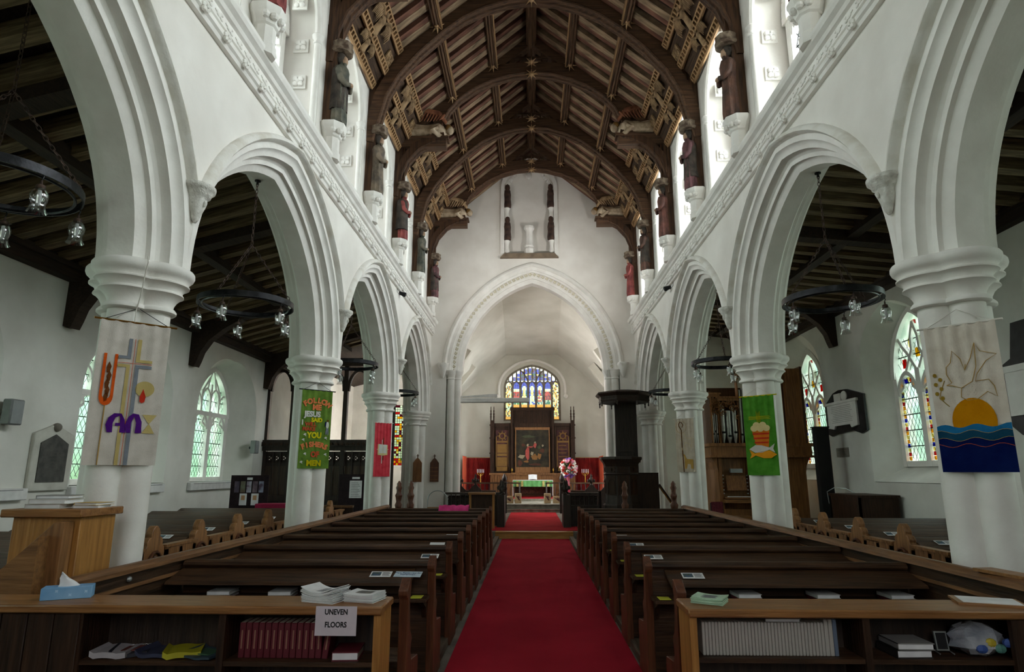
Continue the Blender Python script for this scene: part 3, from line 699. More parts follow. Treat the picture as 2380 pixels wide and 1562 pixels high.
# window tracery and glazing (shared) : two main lights, transom, four upper lights, top piece
def tracery_b(upper):
    t = MB()
    zt = 3.02
    for u in (-.86, 0, .86): t.box(-.07, u - .08, 1.42, .07, u + .08, zt + .1)
    t.box(-.06, -.86, 1.42, .06, .86, 1.52)
    for c in (-.43, .43):
        pts = [(0, c + u, 2.68 + v) for u, v in arch2(.34, .40)]
        for a, b in zip(pts, pts[1:]): bar(t, a, b, .08, .12)
        for q in (-1, 1): bar(t, (0, c + q * .33, 2.74), (0, c + q * .14, 2.84), .05, .08); bar(t, (0, c + q * .14, 2.84), (0, c + q * .18, 2.97), .05, .08)
    pts = [(0, u, 3.0 + v) for u, v in arch2(.86, 1.2)]
    for a, b in zip(pts, pts[1:]): bar(t, a, b, .14, .2)
    if upper:
        t.box(-.08, -.86, 3.0, .08, .86, 3.1)
        for u in (-.43, 0, .43): t.box(-.05, u - .035, 3.05, .05, u + .035, 3.6 + (.2 if u == 0 else 0))
        for c in (-.645, -.215, .215, .645):
            pts = [(0, c + u, (3.42 if abs(c) < .5 else 3.3) + v) for u, v in arch2(.19, .26)]
            for a, b in zip(pts, pts[1:]): bar(t, a, b, .05, .09)
        for q in (-1, 1):
            bar(t, (0, q * .43, 3.6), (0, q * .14, 3.95), .06, .1); bar(t, (0, q * .20, 3.68), (0, q * .12, 3.95), .06, .1); bar(t, (0, q * .12, 3.95), (0, 0, 4.18), .05, .1)
    else:
        for q in (-1, 1):
            pts = [(0, q * (0 + x), 3.0 + z) for x, z in ((.43, .08), (.30, .25), (.14, .45), (.12, .7), (.0, .95))]
            for a, b in zip(pts, pts[1:]): bar(t, a, b, .07, .1)
            pts = [(0, q * x, 3.0 + z) for x, z in ((0, .05), (.14, .22), (.30, .42), (.45, .55), (.6, .75))]
            for a, b in zip(pts, pts[1:]): bar(t, a, b, .07, .1)
    return t
def lattice(c, hw, z0, z1, g=.125, sl_=1.55, th=.006):
    b = MB(); n = int((z1 - z0) / g) + 14
    for k in range(-12, n):
        for q in (-1, 1):
            v0 = z0 + k * g * 1.55 if False else z0 + k * g * 1.6
            seg = []
            for i in range(15):
                u = -hw + 2 * hw * i / 14; v = v0 + (u + hw) * sl_ * q
                if z0 < v < z1: seg.append((0, c + u, v))
            if len(seg) > 1: b.beam(seg[0], seg[-1], th, th)
    k = z0 + .28
    while k < z1: b.box(-.008, c - hw, k - .008, .008, c + hw, k + .008); k += .28
    return b
def merge(*bs):
    o = MB()
    for b in bs: o.add(b.v, b.f)
    return o
tm_u = mesh_of('tracery', tracery_b(True), stone_white); tm_r = mesh_of('tracery', tracery_b(False), stone_white)
lat = mesh_of('lead_lattice', merge(lattice(-.43, .35, 1.5, 3.05), lattice(.43, .35, 1.5, 3.05), lattice(0, .8, 3.1, 3.75, .14)), lead)
def pane_mesh(mt):
    b = MB()
    return [mesh_of('pane', MB().box(-.003, c - .36, 1.5, .003, c + .36, 3.06), mt) for c in (-.43, .43)] + [mesh_of('pane', MB().prism([(u, 3.05 + v * .97) for u, v in arch2(.82, 1.15)], 'x', -.003, .003), mt)]
pg = pane_mesh(green_glass); pcg = pane_mesh(glass('clear_aisle_glass', (.62, .72, .68), .04, .1, (.86, .92, .9), 2.2))
SG = [glass('stain_%d' % i, c, .03) for i, c in enumerate([(.62, .04, .03), (.80, .46, .03), (.02, .03, .50), (.80, .66, .30), (.72, .70, .62), (.03, .30, .10), (.22, .02, .06), (.02, .22, .26), (.14, .16, .62), (.05, .02, .09)])]
def border(c, hw, z0, z1, seq, w_=.06, st=.075):
    b = MB(); i = 0; z = z0
    while z < z1:
        for q in (-1, 1): b.box(-.012, c + q * hw - w_ / 2, z, .012, c + q * hw + w_ / 2, z + st * .9, seq[i % len(seq)])
        z += st; i += 1
    for k in range(7):
        u = -hw + 2 * hw * k / 6; b.box(-.012, c + u - .05, z1 + .22 * (1 - (u / hw) ** 2) - .05, .012, c + u + .05, z1 + .22 * (1 - (u / hw) ** 2) + .03, seq[(i + k) % len(seq)])
    return b
bd = MB()
for c in (-.43, .43):
    q = border(c, .30, 1.53, 2.75, [1, 0, 3, 2, 1, 3]); bd.v, o = bd.v + q.v, len(bd.v); bd.f += [tuple(i + o for i in f) for f in q.f]; bd.mi += q.mi
for u, z in ((-.2, 3.6), (.2, 3.6), (0, 3.4), (-.5, 3.25), (.5, 3.25), (0, 3.9)):
    bd.box(-.012, u - .06, z - .08, .012, u + .06, z + .08, random.choice([0, 3, 4, 1]))
bdm = mesh_of('coloured_border', bd, SG, 0)
wn_i = 50
for s, WINS in ((-1, LW), (1, RW)):
    for j, (yc, hw) in enumerate(WINS):
        wn_i += 1
        lab = {(-1, 1): 'at the left edge beyond the grey tablet', (-1, 2): 'behind the cream cross banner pier', (-1, 3): 'above the display board, plain green glass', (-1, 4): 'of the side chapel behind the dark screen',
               (1, 1): 'beside the black wall monument at the right edge', (1, 2): 'with coloured border glass beside the dove banner', (1, 3): 'behind the organ with red border glass'}.get((s, j), 'behind the camera')
        t = thing('window_%d' % wn_i, 'two-light traceried aisle window ' + lab, 'window', (s * GX, yc, 0)); t['kind'] = 'structure'
        kz = dict(scale=(1, 1, 1.205)) if s > 0 else {}; zo = .039 if s > 0 else 0
        put('tracery', tm_u if s < 0 else tm_r, t, (0, 0, zo), **kz); put('lead_lattice', lat, t, (s * .01, 0, zo), **kz)
        for pm in (pg if s < 0 else pcg): put('pane', pm, t, (0, 0, zo), **kz)
        if s > 0: put('coloured_border', bdm, t, (0, 0, zo), **kz)
# lean-to aisle roofs: boarding, rafters, purlin, wall plate, brackets
for s, side in ((-1, 'left'), (1, 'right')):
    za, zb = (5.95, 4.95) if s < 0 else (6.12, 5.72)                        # at the nave wall, at the outer wall
    yend = 26.4 if s < 0 else 20.6
    m = MB(); m.prism([(s * 3.9, za + .16), (s * 8.4, zb + .02), (s * 8.4, zb + .3), (s * 3.9, za + .4)], 'y', -4, yend)
    ar_ = struct('ceiling_%s_aisle' % side, m, aisle_dark)
    ang = math.atan((za - zb) / 3.75); Lr = 3.72 / math.cos(ang)
    rf = mesh_of('rafter', MB().box(0, -.085, -.11, Lr, .085, .06), aisle_raft, 0)
    y = 3.2
    while y < min(yend, 19) - .1:
        put('rafter', rf, ar_, (s * 3.93, y, za), (0, ang, 0) if s > 0 else (0, ang, PI)); y += .46
    dz = zb - 4.95
    for y in ((5.7, 9.75, 13.55, 17.5) if s < 0 else (6.2, 10.9, 15.7)):
        b = MB(); b.beam((s * 3.9, y, za - .14), (s * 7.6, y, zb - .10), .24, .26); obj('tie_beam', b, aisle_dark, ar_, smooth=0)
        b = MB(); b.prism([(s * x_, z_ + dz) for x_, z_ in ((7.6, 4.9), (7.6, 3.95), (7.47, 3.92), (7.42, 4.05), (7.36, 4.25), (7.2, 4.5), (6.9, 4.75), (6.5, 4.98), (6.7, 5.08))], 'y', y - .11, y + .11)
        obj('wall_bracket', b, aisle_dark, ar_, smooth=0)
    b = MB(); zp = (za + zb) / 2 - .07; b.beam((s * 5.7, 2.5, zp), (s * 5.7, min(yend, 19), zp), .2, .22); obj('purlin', b, aisle_dark, ar_, smooth=0)
    b = MB(); b.box(min(s * 7.42, s * 7.62), -4, 4.68 + dz, max(s * 7.42, s * 7.62), min(yend, 19), 4.98 + dz); b.box(min(s * 7.36, s * 7.45), -4, 4.84 + dz, max(s * 7.36, s * 7.45), min(yend, 19), 4.92 + dz)
    obj('wall_plate', b, aisle_dark, ar_, smooth=0)
# west end behind the camera, east ends of the aisles, chancel shell -------------
m = MB(); m.box(-8.4, -4.3, 0, -1.5, -4.0, 12.2); m.box(1.5, -4.3, 0, 8.4, -4.0, 12.2); m.box(-1.5, -4.3, 0, 1.5, -4.0, 2.4); m.box(-1.5, -4.3, 6.6, 1.5, -4.0, 12.2)
struct('wall_west', m, plaster)
m = MB(); m.box(-8.4, 26.4, 0, -3.6, 26.7, 1.9); m.box(-8.4, 26.4, 1.9, -6.3, 26.7, 6.2); m.box(-4.9, 26.4, 1.9, -3.6, 26.7, 6.2); m.box(-6.3, 26.4, 4.4, -4.9, 26.7, 6.2)
struct('wall_chapel_east', m, plaster_aisle)
daylight('daylight_chapel', (-5.6, 27.0, 3.2), (0, -1, 0), 1.5, 2.6, 1.6, (1, 1, 1))
m = MB(); m.box(3.9, 20.6, 0, 8.4, 20.9, 2.1); m.box(3.9, 20.6, 2.1, 5.35, 20.9, 6.5); m.box(6.3, 20.6, 2.1, 8.4, 20.9, 6.5); m.box(5.35, 20.6, 4.0, 6.3, 20.9, 6.5)
struct('wall_right_aisle_east', m, plaster_aisle)
daylight('daylight_aisle_east', (5.8, 21.3, 3.1), (0, -1, 0), 1.1, 2.2, 4.0, (.95, 1, 1))
def stained(name, label, x, y, z, w_, h, cols, nx, nz, pal):
    t = thing(name, label, 'window', (x, y, z)); t['kind'] = 'structure'
    b = MB(); cw = w_ / nx; ch = h / nz
    for i in range(nx):
        for j in range(nz): b.box(i * cw + .006 - w_ / 2, -.004, j * ch + .006, (i + 1) * cw - .006 - w_ / 2, .004, (j + 1) * ch - .006, cols(i, j))
    obj('stained_pane', b, pal, t, smooth=0)
    b = MB()
    for i in range(nx + 1): b.box(i * cw - w_ / 2 - .008, -.008, 0, i * cw - w_ / 2 + .008, .008, h)
    for j in range(nz + 1): b.box(-w_ / 2, -.008, j * ch - .008, w_ / 2, .008, j * ch + .008)
    obj('lead_lattice', b, lead, t, smooth=0)
    return t
stained('window_70', 'red and gold stained glass at the east end of the side chapel', -5.6, 26.5, 1.9, 1.4, 2.5, lambda i, j: (0 if (i % 4 in (1, 2) and j % 5 == 2) else random.choice([4, 4, 3, 4, 6, 1]) if j > 2 else random.choice([0, 1, 5])), 14, 26, SG)
stained('window_71', 'pale leaded window with a small gold shield beside the organ', 5.82, 20.7, 2.1, .95, 1.9, lambda i, j: (1 if (3 <= i <= 5 and 7 <= j <= 10 and (i + j) % 3) else (0 if (3 <= i <= 5 and 7 <= j <= 10) else 4)), 8, 16, SG)
m = MB()
for s in (-1, 1):
    if s < 0:
        m.box(-4.0, 19.9, 0, -3.45, 23.3, 6.2); m.box(-4.0, 24.7, 0, -3.45, 30.6, 6.2); m.box(-4.0, 23.3, 4.7, -3.45, 24.7, 6.2); m.box(-4.0, 23.3, 0, -3.45, 24.7, 2.6)
    else:
        m.box(3.45, 19.9, 0, 4.0, 26.2, 6.2); m.box(3.45, 27.0, 0, 4.0, 30.6, 6.2)
        m.box(3.45, 26.2, 0, 4.0, 27.0, 1.2); m.prism([(26.2, 6.2), (26.2, 3.7), (26.35, 4.2), (26.6, 4.55), (26.85, 4.2), (27.0, 3.7), (27.0, 6.2)], 'x', 3.45, 4.0)
struct('wall_chancel_sides', m, plaster)
t = thing('window_72', 'tall narrow bright lancet window in the right chancel wall', 'window', (3.85, 26.6, 0)); t['kind'] = 'structure'
obj('pane', MB().box(-.003, -.4, 1.2, .003, .4, 4.6), clear_glass, t); obj('lead_lattice', lattice(0, .4, 1.25, 4.4), lead, t)
# faceted chancel ceiling
cpts = [(-3.5, 5.2), (-2.5, 6.2), (-1.25, 7.2), (1.25, 7.2), (2.5, 6.2), (3.5, 5.2)]
m = MB(); m.prism(cpts + [(3.9, 5.4), (2.6, 6.5), (1.3, 7.6), (-1.3, 7.6), (-2.6, 6.5), (-3.9, 5.4)], 'y', 22.3, 30.6)
cp2 = [(-3.5, 5.2), (-2.6, 7.0), (-1.0, 8.6), (1.0, 8.6), (2.6, 7.0), (3.5, 5.2)]
m.rings([[(x, 19.85, z + .4) for x, z in cp2], [(x, 30.4, z) for x, z in cpts]], closed=False, cap=False)
m = MB(); n_ = 6
A = [(x, 19.85, z) for x, z in [(-3.5, 5.6), (-2.7, 7.4), (-1.1, 8.9), (1.1, 8.9), (2.7, 7.4), (3.5, 5.6)]]
B = [(x, 30.3, z) for x, z in cpts]
A2 = [(x * 1.03, y, z + .3) for x, y, z in A]; B2 = [(x * 1.03, y, z + .3) for x, y, z in B]
m.rings([A + A2[::-1], B + B2[::-1]])
struct('ceiling_chancel', m, chancel_plaster, smooth=20)
for s in (-1, 1):
    b = MB(); b.beam((s * 3.35, 24.5, 5.35), (s * 2.62, 24.5, 6.45), .5, .35, up=(0, 1, 0)); b.beam((s * 3.4, 27.5, 5.2), (s * 2.6, 27.5, 6.25), .3, .3, up=(0, 1, 0))
    tt = struct('trim_%d' % (1 if s < 0 else 2), b, chancel_plaster, smooth=0)
# chancel floor, steps
m = MB(); m.box(-3.45, 24.0, 0, 3.45, 24.45, .30); m.box(-3.45, 24.4, 0, 3.45, 26.7, .45); m.box(-3.45, 26.7, 0, 3.45, 30.6, .55)
m.box(-3.45, 23.97, .27, 3.45, 24.4, .30); m.box(-3.45, 24.37, .42, 3.45, 24.5, .45)
struct('floor_chancel_steps', m, stone_grey, bevel=.006)
# ------------------------------------------------------------------ east wall, east window
EW = 30.2
EA = lambda d=0: arch4(1.37, .9, 50, 2.0, d, 8)
ZE = 5.6
m = MB(); cv = [(u, ZE + v) for u, v in EA(0)]
m.prism([(-3.5, 0), (-1.37, 0), (-1.37, ZE)] + cv[::-1] + [(1.37, ZE), (1.37, 0), (3.5, 0), (3.5, 8.0), (-3.5, 8.0)], 'y', EW, EW + .6)
m.box(-1.37, EW, 0, 1.37, EW + .6, 4.02)
we = struct('wall_east', m, chancel_plaster, smooth=25)
hd = [(.16, -.0), (.17, -.06), (.21, -.09), (.26, -.08), (.29, -.03), (.30, 0)]
cs = [EA(d) for d, t in hd]
R = [[(cs[j][k][0], EW + t, ZE + cs[j][k][1]) for j, (d, t) in enumerate(hd)] for k in range(len(cs[0]))]
R = [[(x, y, 5.2) for x, y, z in R[0]]] + R + [[(x, y, 5.2) for x, y, z in R[-1]]]
obj('hood_mould', MB().rings(R), stone_white, we, smooth=50)
for q in (-1, 1): obj('hood_stop', MB().ball((q * 1.62, EW - .06, 5.18), (.11, .09, .12)), stone_white, we)
east = thing('window_73', 'seven-light stained glass east window with figures in red, blue and white', 'window', (0, EW + .22, 0)); east['kind'] = 'structure'
t = MB(); LXS = [-1.14, -.76, -.38, 0, .38, .76, 1.14]
for k in range(8):
    u = -1.33 + k * .38; top = 5.9 if k in (0, 7) else 5.9
    t.box(u - .05, -.09, 4.05, u + .05, .09, 5.95)
t.box(-1.37, -.1, 3.98, 1.37, .1, 4.1)
def bary(m_, a, b, w_, d_): m_.beam(a, b, w_, d_, up=(0, 1, 0))
for c in LXS:
    pts = [(c + u, 0, 5.72 + v) for u, v in arch2(.16, .22, n=5)]
    for a, b in zip(pts, pts[1:]): bary(t, a, b, .06, .12)
pts = [(u, 0, ZE + v) for u, v in EA(-.03)]
for a, b in zip(pts, pts[1:]): bary(t, a, b, .10, .22)
# through reticulation: two sub-arches and upright bars
for q in (-1, 1):
    pts = [(q * (.19 + u), 0, 5.85 + v) for u, v in ((0, 0), (.05, .22), (.2, .48), (.38, .66), (.55, .76))]
    for a, b in zip(pts, pts[1:]): bary(t, a, b, .05, .1)
    for u, z1 in ((.19, 6.72), (.57, 6.5), (.95, 6.32), (.38, 6.62), (.76, 6.45), (1.14, 6.12)): t.box(q * u - .03, -.05, 5.9, q * u + .03, .05, z1)
t.box(-.03, -.05, 5.95, .03, .05, 6.7)
obj('tracery', t, stone_tracery, east, smooth=0)
def light_piece(c, j, n, kind):
    f = j / (n - 1.0)
    return 0
def mosaic(c, w_, z0, z1, nx, nz, fn, clip=None):
    b = MB(); cw = w_ / nx; ch = (z1 - z0) / nz
    for i in range(nx):
        for j in range(nz):
            k = fn(i / (nx - 1.0), j / (nz - 1.0))
            x0 = c - w_ / 2 + i * cw; zz = z0 + j * ch
            b.box(x0, -.004, zz, x0 + cw * .94, .004, zz + ch * .94, k)
    return b
rr = random.Random(3)
def outer(u, v):
    if v < .05: return 1
    d = abs(u - .5) * 2; ph = (v * 4.0) % 1.0
    e = abs(ph - .5) * 2
    if abs(d - (1 - e)) < .28: return rr.choice([4, 3, 4, 1])
    if d < .3 and e < .35: return 1
    return rr.choice([9, 6, 4, 3])
def figure(robe, top, foot):
    def fn(u, v):
        d = abs(u - .5) * 2
        if v < .09: return 1
        if v < .2: return rr.choice([4, foot, 4, foot])
        if v < .68:
            if d < .55 + .2 * (1 - v): return rr.choice([robe, robe, 4, 3])
            return rr.choice([2, 9, foot])
        if v < .80: return 3 if d < .25 else (4 if d < .75 else 2)
        if v < .86: return 4 if d < .6 else 2
        return 2
    return fn
def wingfig(robe):
    def fn(u, v):
        if v < .09: return 1
        if v < .25: return rr.choice([5, 4, 7, 5])
        if v < .62: return rr.choice([robe, robe, 0, 9])
        if v < .74: return 4 if rr.random() < .8 else 3
        return 2
    return fn
kinds = [outer, wingfig(0), figure(3, 4, 5), figure(4, 4, 8), figure(0, 4, 7), wingfig(0), outer]
for c, fn, i in zip(LXS, kinds, range(7)):
    z0 = 4.1 if i in (0, 6) else 4.68
    obj('stained_pane', mosaic(c, .30, z0, 5.93, 7, 26 if i in (0, 6) else 18, fn), SG, east, smooth=0)
for k in range(12):
    c = -1.045 + k * .19; top = 6.72 - abs(c) ** 2 * .62 - .12
    z0 = 5.98
    base = [8, 2, 8, 6, 8, 2, 6, 8, 6, 8, 2, 8][k]
    obj('stained_pane', mosaic(c, .13, z0, top, 3, 9, lambda u, v, base=base: (5 if base == 6 else 3) if (.45 < v < .6) else (base if abs(u - .5) < .4 else rr.choice([base, 8, 9, 6]))), SG, east, smooth=0)
# plain dark blocking panel behind the reredos cresting
# ------------------------------------------------------------------ reredos and altar
rd = thing('reredos', 'tall dark carved oak reredos with pinnacles and gilded panels behind the altar', 'reredos', (0, 29.75, .55))
b = MB(); b.box(-1.95, -.2, 0, 1.95, .25, .95); b.box(-2.0, -.26, .95, 2.0, .25, 1.03); b.box(-.78, -.3, .98, -.98, .25, 1.05)
obj('plinth', b, oak_mid_z, rd, smooth=0)
b = MB(); b.box(-1.9, 0, 1.0, 1.9, .25, 3.2); b.box(-1.0, -.02, 3.0, 1.0, .25, 4.0); b.box(-1.05, -.06, 3.92, 1.05, .25, 4.06); b.box(-1.92, -.06, 3.18, 1.92, .25, 3.32)
obj('back_panel', b, oak_z, rd, smooth=0)
for q in (-1, 1):
    b = MB(); b.box(q * 1.88 - .09, -.16, 1.0, q * 1.88 + .09, .1, 3.45)
    for k in (1.9, 2.6, 3.2): b.box(q * 1.88 - .12, -.2, k, q * 1.88 + .12, .1, k + .06)
    for dx in (-.07, .07): b.lathe([(.03, 3.45), (.035, 3.6), (.05, 3.62), (.03, 3.66), (.045, 3.76), (.025, 3.8), (.035, 3.9), (.018, 3.95), (.02, 4.05), (.004, 4.12)], 8, (q * 1.88 + dx, -.06, 0))
    obj('pinnacle', b, oak_z, rd, smooth=30)
    b = MB(); b.box(q * .96 - .06, -.14, 1.0, q * .96 + .06, .1, 3.95); b.box(q * .84 - .03, -.1, 1.0, q * .84 + .03, .1, 3.2); b.box(q * 1.08 - .03, -.1, 1.0, q * 1.08 + .03, .1, 3.2)
    obj('pilaster', b, oak_z, rd, smooth=0)
    b = MB(); b.box(q * 1.42 - .30, -.04, 1.12, q * 1.42 + .30, .02, 3.0)
    pn = obj('text_panel', b, noisy('panel_purple_brown_%d' % (q + 1), S(60, 30, 34), S(86, 48, 48), 6), rd, smooth=0)
    b = MB()
    for x0, x1, z0, z1 in ((-.29, -.25, 1.15, 2.7), (.25, .29, 1.15, 2.7), (-.29, .29, 1.12, 1.32), (-.25, .25, 2.42, 2.5)): b.box(q * 1.42 + x0, -.055, z0, q * 1.42 + x1, -.03, z1)
    b.tube([(q * 1.42 + .13 * math.cos(k * PI / 8), -.05, 2.72 + .13 * math.sin(k * PI / 8)) for k in range(16)], .03, 6, loop=True)
    for k in range(8): b.tube([(q * 1.42 + .14 * math.cos(k * PI / 4), -.05, 2.72 + .14 * math.sin(k * PI / 4)), (q * 1.42 + .25 * math.cos(k * PI / 4), -.05, 2.72 + .25 * math.sin(k * PI / 4))], [.035, .01], 6)
    if q < 0:
        for z0, z1 in ((1.34, 1.75), (1.8, 1.92), (1.95, 2.35)): b.box(q * 1.42 - .23, -.05, z0, q * 1.42 + .23, -.03, z1)
    else:
        for k in range(6): b.box(q * 1.42 - .2, -.05, 1.42 + k * .17, q * 1.42 + .2 - .05 * (k % 2), -.03, 1.45 + k * .17)
    obj('gilded_tracery', b, gold, pn, smooth=30)
    b = MB()
    for k in range(7): b.box(q * .78 - .66 * 0 + q * (.35 + k * .17) - .02 if False else q * (1.12 + k * .115) - .015, -.24, .08, q * (1.12 + k * .115) + .015, -.18, .9)
    obj('lower_panel_bar', b, oak_mid_z, rd, smooth=0)
    b = MB().lathe([(.03, 0), (.05, .01), (.02, .04), (.045, .10), (.05, .15), (.02, .2), (.005, .24)], 10, (q * .95, -.2, 1.03)); obj('gilt_finial', b, brass, rd)
b = MB()
for k in range(14): b.box(-.92 + k * .1405 - .02, -.05, 3.22, -.92 + k * .1405 + .02, 0, 3.9)
b.box(-1, -.07, 3.12, 1, 0, 3.2)
obj('linenfold_bar', b, oak_z, rd, smooth=0)
b = MB(); b.box(-.85, -.1, 1.04, .85, 0, 1.30); b.box(-.85, -.1, 3.0, .85, 0, 3.12); b.box(-.85, -.1, 1.3, -.76, 0, 3.0); b.box(.76, -.1, 1.3, .85, 0, 3.0)
obj('picture_frame', b, oak_mid_z, rd, smooth=0)
pc_ = thing('altar_painting', 'dark oil painting of robed figures framed in the middle of the reredos', 'painting', (0, 29.70, 1.85))
obj('canvas', MB().box(-.76, 0, 0, .76, .03, 1.70), noisy('dark_canvas', S(22, 22, 18), S(64, 56, 38), 3.5, rough=.5, bump=.0, detail=6), pc_)
rng = random.Random(5)
def blob(cx_, cz_, rx, rz, m_, nm, n=9):
    b = MB(); ph = rng.random() * 6
    b.prism([(cx_ + rx * math.cos(2 * PI * k / n) * (1 + .25 * math.sin(3 * k + ph)), cz_ + rz * math.sin(2 * PI * k / n) * (1 + .25 * math.cos(2 * k + ph))) for k in range(n)], 'y', -.004, .002)
    return obj(nm, b, m_, pc_, smooth=0)
pr_, po_, pw_, pg_, pb_ = [noisy('oil_' + n_, tuple(x * .7 for x in c), c, 14, rough=.5, bump=0) for n_, c in (('red', S(190, 84, 76)), ('ochre', S(150, 104, 54)), ('cream', S(170, 156, 128)), ('green', S(74, 82, 58)), ('brown', S(92, 50, 34)))]
for a in ((-.24, .62, .10, .30, pr_), (-.22, 1.0, .05, .07, pw_), (-.1, .92, .15, .03, pr_), (.12, 1.0, .08, .12, pr_), (.12, 1.12, .05, .05, pw_), (-.5, .48, .16, .09, pw_), (-.58, .18, .12, .14, pb_), (.08, .45, .14, .14, po_), (.32, .5, .1, .13, po_), (.44, .75, .12, .10, pb_), (-.02, .62, .07, .09, pw_), (-.42, 1.0, .09, .07, pb_), (.3, .9, .08, .08, pg_), (-.2, 1.4, .28, .06, pg_), (-.3, .25, .12, .05, po_), (.1, .12, .3, .05, pb_), (.48, .98, .05, .05, pw_)): blob(*a, 'painted_figure')
al = thing('altar', 'stone-topped altar under a white cloth and green frontal', 'altar', (0, 28.3, .55))
b = MB(); b.box(-.84, -.3, .0, -.78, -.24, .68); b.box(.78, -.3, 0, .84, -.24, .68); b.box(-.84, .24, 0, -.78, .3, .68); b.box(.78, .24, 0, .84, .3, .68); b.box(-.8, .1, .05, .8, .14, .64); obj('table_frame', b, oak_x, al, smooth=0)
obj('table_top', MB().box(-.85, -.34, .68, .85, .34, .72), oak_x, al)
b = MB(); b.box(-.87, -.36, .715, .87, .36, .735); b.box(-.875, -.36, .08, -.855, .36, .73); b.box(.855, -.36, .08, .875, .36, .73); obj('white_cloth', b, noisy('altar_linen', S(226, 228, 226), S(240, 240, 238), 9, bump=.1), al, smooth=0)
n_ = 40; b = MB(); b.rings([[(-.85 + 1.7 * k / n_, -.37 - .006 * math.sin(k * 1.3), z) for k in range(n_ + 1)] for z in (.46, .72)], closed=False, cap=False)
fr = obj('green_frontal', b, noisy('green_frontal', S(84, 152, 84), S(112, 178, 108), 5, bump=.2), al, recalc=False)
b = MB()
for x in (-.66, -.46, .46, .66): b.box(x - .045, -.384, .465, x + .045, -.378, .70)
obj('gold_embroidery', b, noisy('gold_embroidery', S(150, 140, 70), S(206, 190, 120), 30, bump=.2), fr, smooth=0)
obj('gilded_panel', MB().box(-.5, .085, .15, .5, .1, .5), noisy('altar_back_panel', S(60, 34, 30), S(96, 60, 46), 18), al)
bk = thing('altar_book', 'open white book on a stand upon the altar', 'book', (0, 28.3, 1.285))
for q in (-1, 1): obj('page', MB().prism([(0, .02), (q * .19, .0), (q * .19, .22), (0, .235)], 'y', -.008, .008).xf(Matrix.Translation((0, -.06, .02)) @ Matrix.Rotation(-.35, 4, 'X')), paper, bk, smooth=0)
obj('stand', MB().prism([(-.04, 0), (.14, 0), (.06, .16), (.03, .16)], 'x', -.12, .12), oak_x, bk, smooth=0)
# communion rail
for q in (-1, 1):
    rl = thing('communion_rail', 'dark turned communion rail with iron balusters on the %s of the altar steps' % ('left' if q < 0 else 'right'), 'rail', (0, 26.9, .55), 0, 'communion rails')
    obj('top_rail', MB().box(min(q * .52, q * 3.0), -.06, .60, max(q * .52, q * 3.0), .06, .66), oak_x, rl, smooth=0)
    for k in range(14):
        x = q * (.56 + k * .18)
        b = MB(); b.tube([(x, 0, 0), (x, 0, .6)], .014 if k else .04, 6)
        if k % 2: b.tube([(x + .05 * math.cos(a * PI / 4), 0, .16 + .06 * math.sin(a * PI / 4)) for a in range(8)], .01, 5, loop=True)
        obj('baluster', b, oak_black if k == 0 else iron, rl)
# sanctuary and chancel carpets
tag(obj('sanctuary_carpet', MB().box(-1.4, 26.75, .551, 1.4, 29.4, .562), carpet_b), 'strip of red carpet before the altar', 'carpet')
tag(obj('platform_carpet', MB().box(-.82, 17.9, .172, .82, 23.95, .182).box(-1.32, 16.72, .172, 1.32, 17.9, .182), carpet_b), 'red carpet on the wooden platform leading to the chancel steps', 'carpet')
tag(obj('aisle_carpet', MB().box(-.80, -3.5, 0, .86, 16.35, .012), carpet), 'long deep-red carpet down the central aisle', 'carpet')
# timber platform with a golden oak step
pl = thing('chancel_platform', 'low timber platform with a golden oak step across the aisle', 'platform', (0, 16.5, 0))
obj('deck', MB().box(-3.1, 0, 0, 3.1, 7.5, .17), floor_m, pl, smooth=0)
obj('riser', MB().box(-.98, -.03, 0, .98, 0, .14), oak_gold, pl, smooth=0)
obj('tread', MB().box(-.98, -.06, .14, .98, .2, .172), oak_gold, pl, smooth=0, bevel=.006)
# kneelers with bird motif
kn_m = noisy('kneeler_canvas', S(140, 118, 86), S(164, 142, 108), 40, bump=.2); kn_d = noisy('kneeler_motif', S(56, 22, 24), S(76, 34, 34), 10)
for i, (x, h, w_) in enumerate(((-.94, .27, .36), (-.58, .38, .26), (.55, .38, .26), (.94, .27, .36))):
    t = thing('kneeler', 'buff kneeler with a dark red bird motif, %s of four along the altar step' % ['leftmost', 'second', 'third', 'rightmost'][i], 'kneeler', (x, 25.0, .45), 0, 'kneelers on the altar step')
    obj('cushion', MB().box(-w_ / 2, -.06, 0, w_ / 2, .06, h), kn_m, t, bevel=.015)
    b = MB(); pts = [(-.30, .25), (-.1, .05), (.15, -.25), (.3, -.15), (.15, 0), (.32, .1), (.1, .12), (.25, .3), (.0, .2), (-.02, .35), (-.12, .18), (-.22, .32)]
    b.prism([(a * w_, h / 2 + c * h * .9) for a, c in pts], 'y', -.066, -.058); obj('bird_motif', b, kn_d, t, smooth=0)
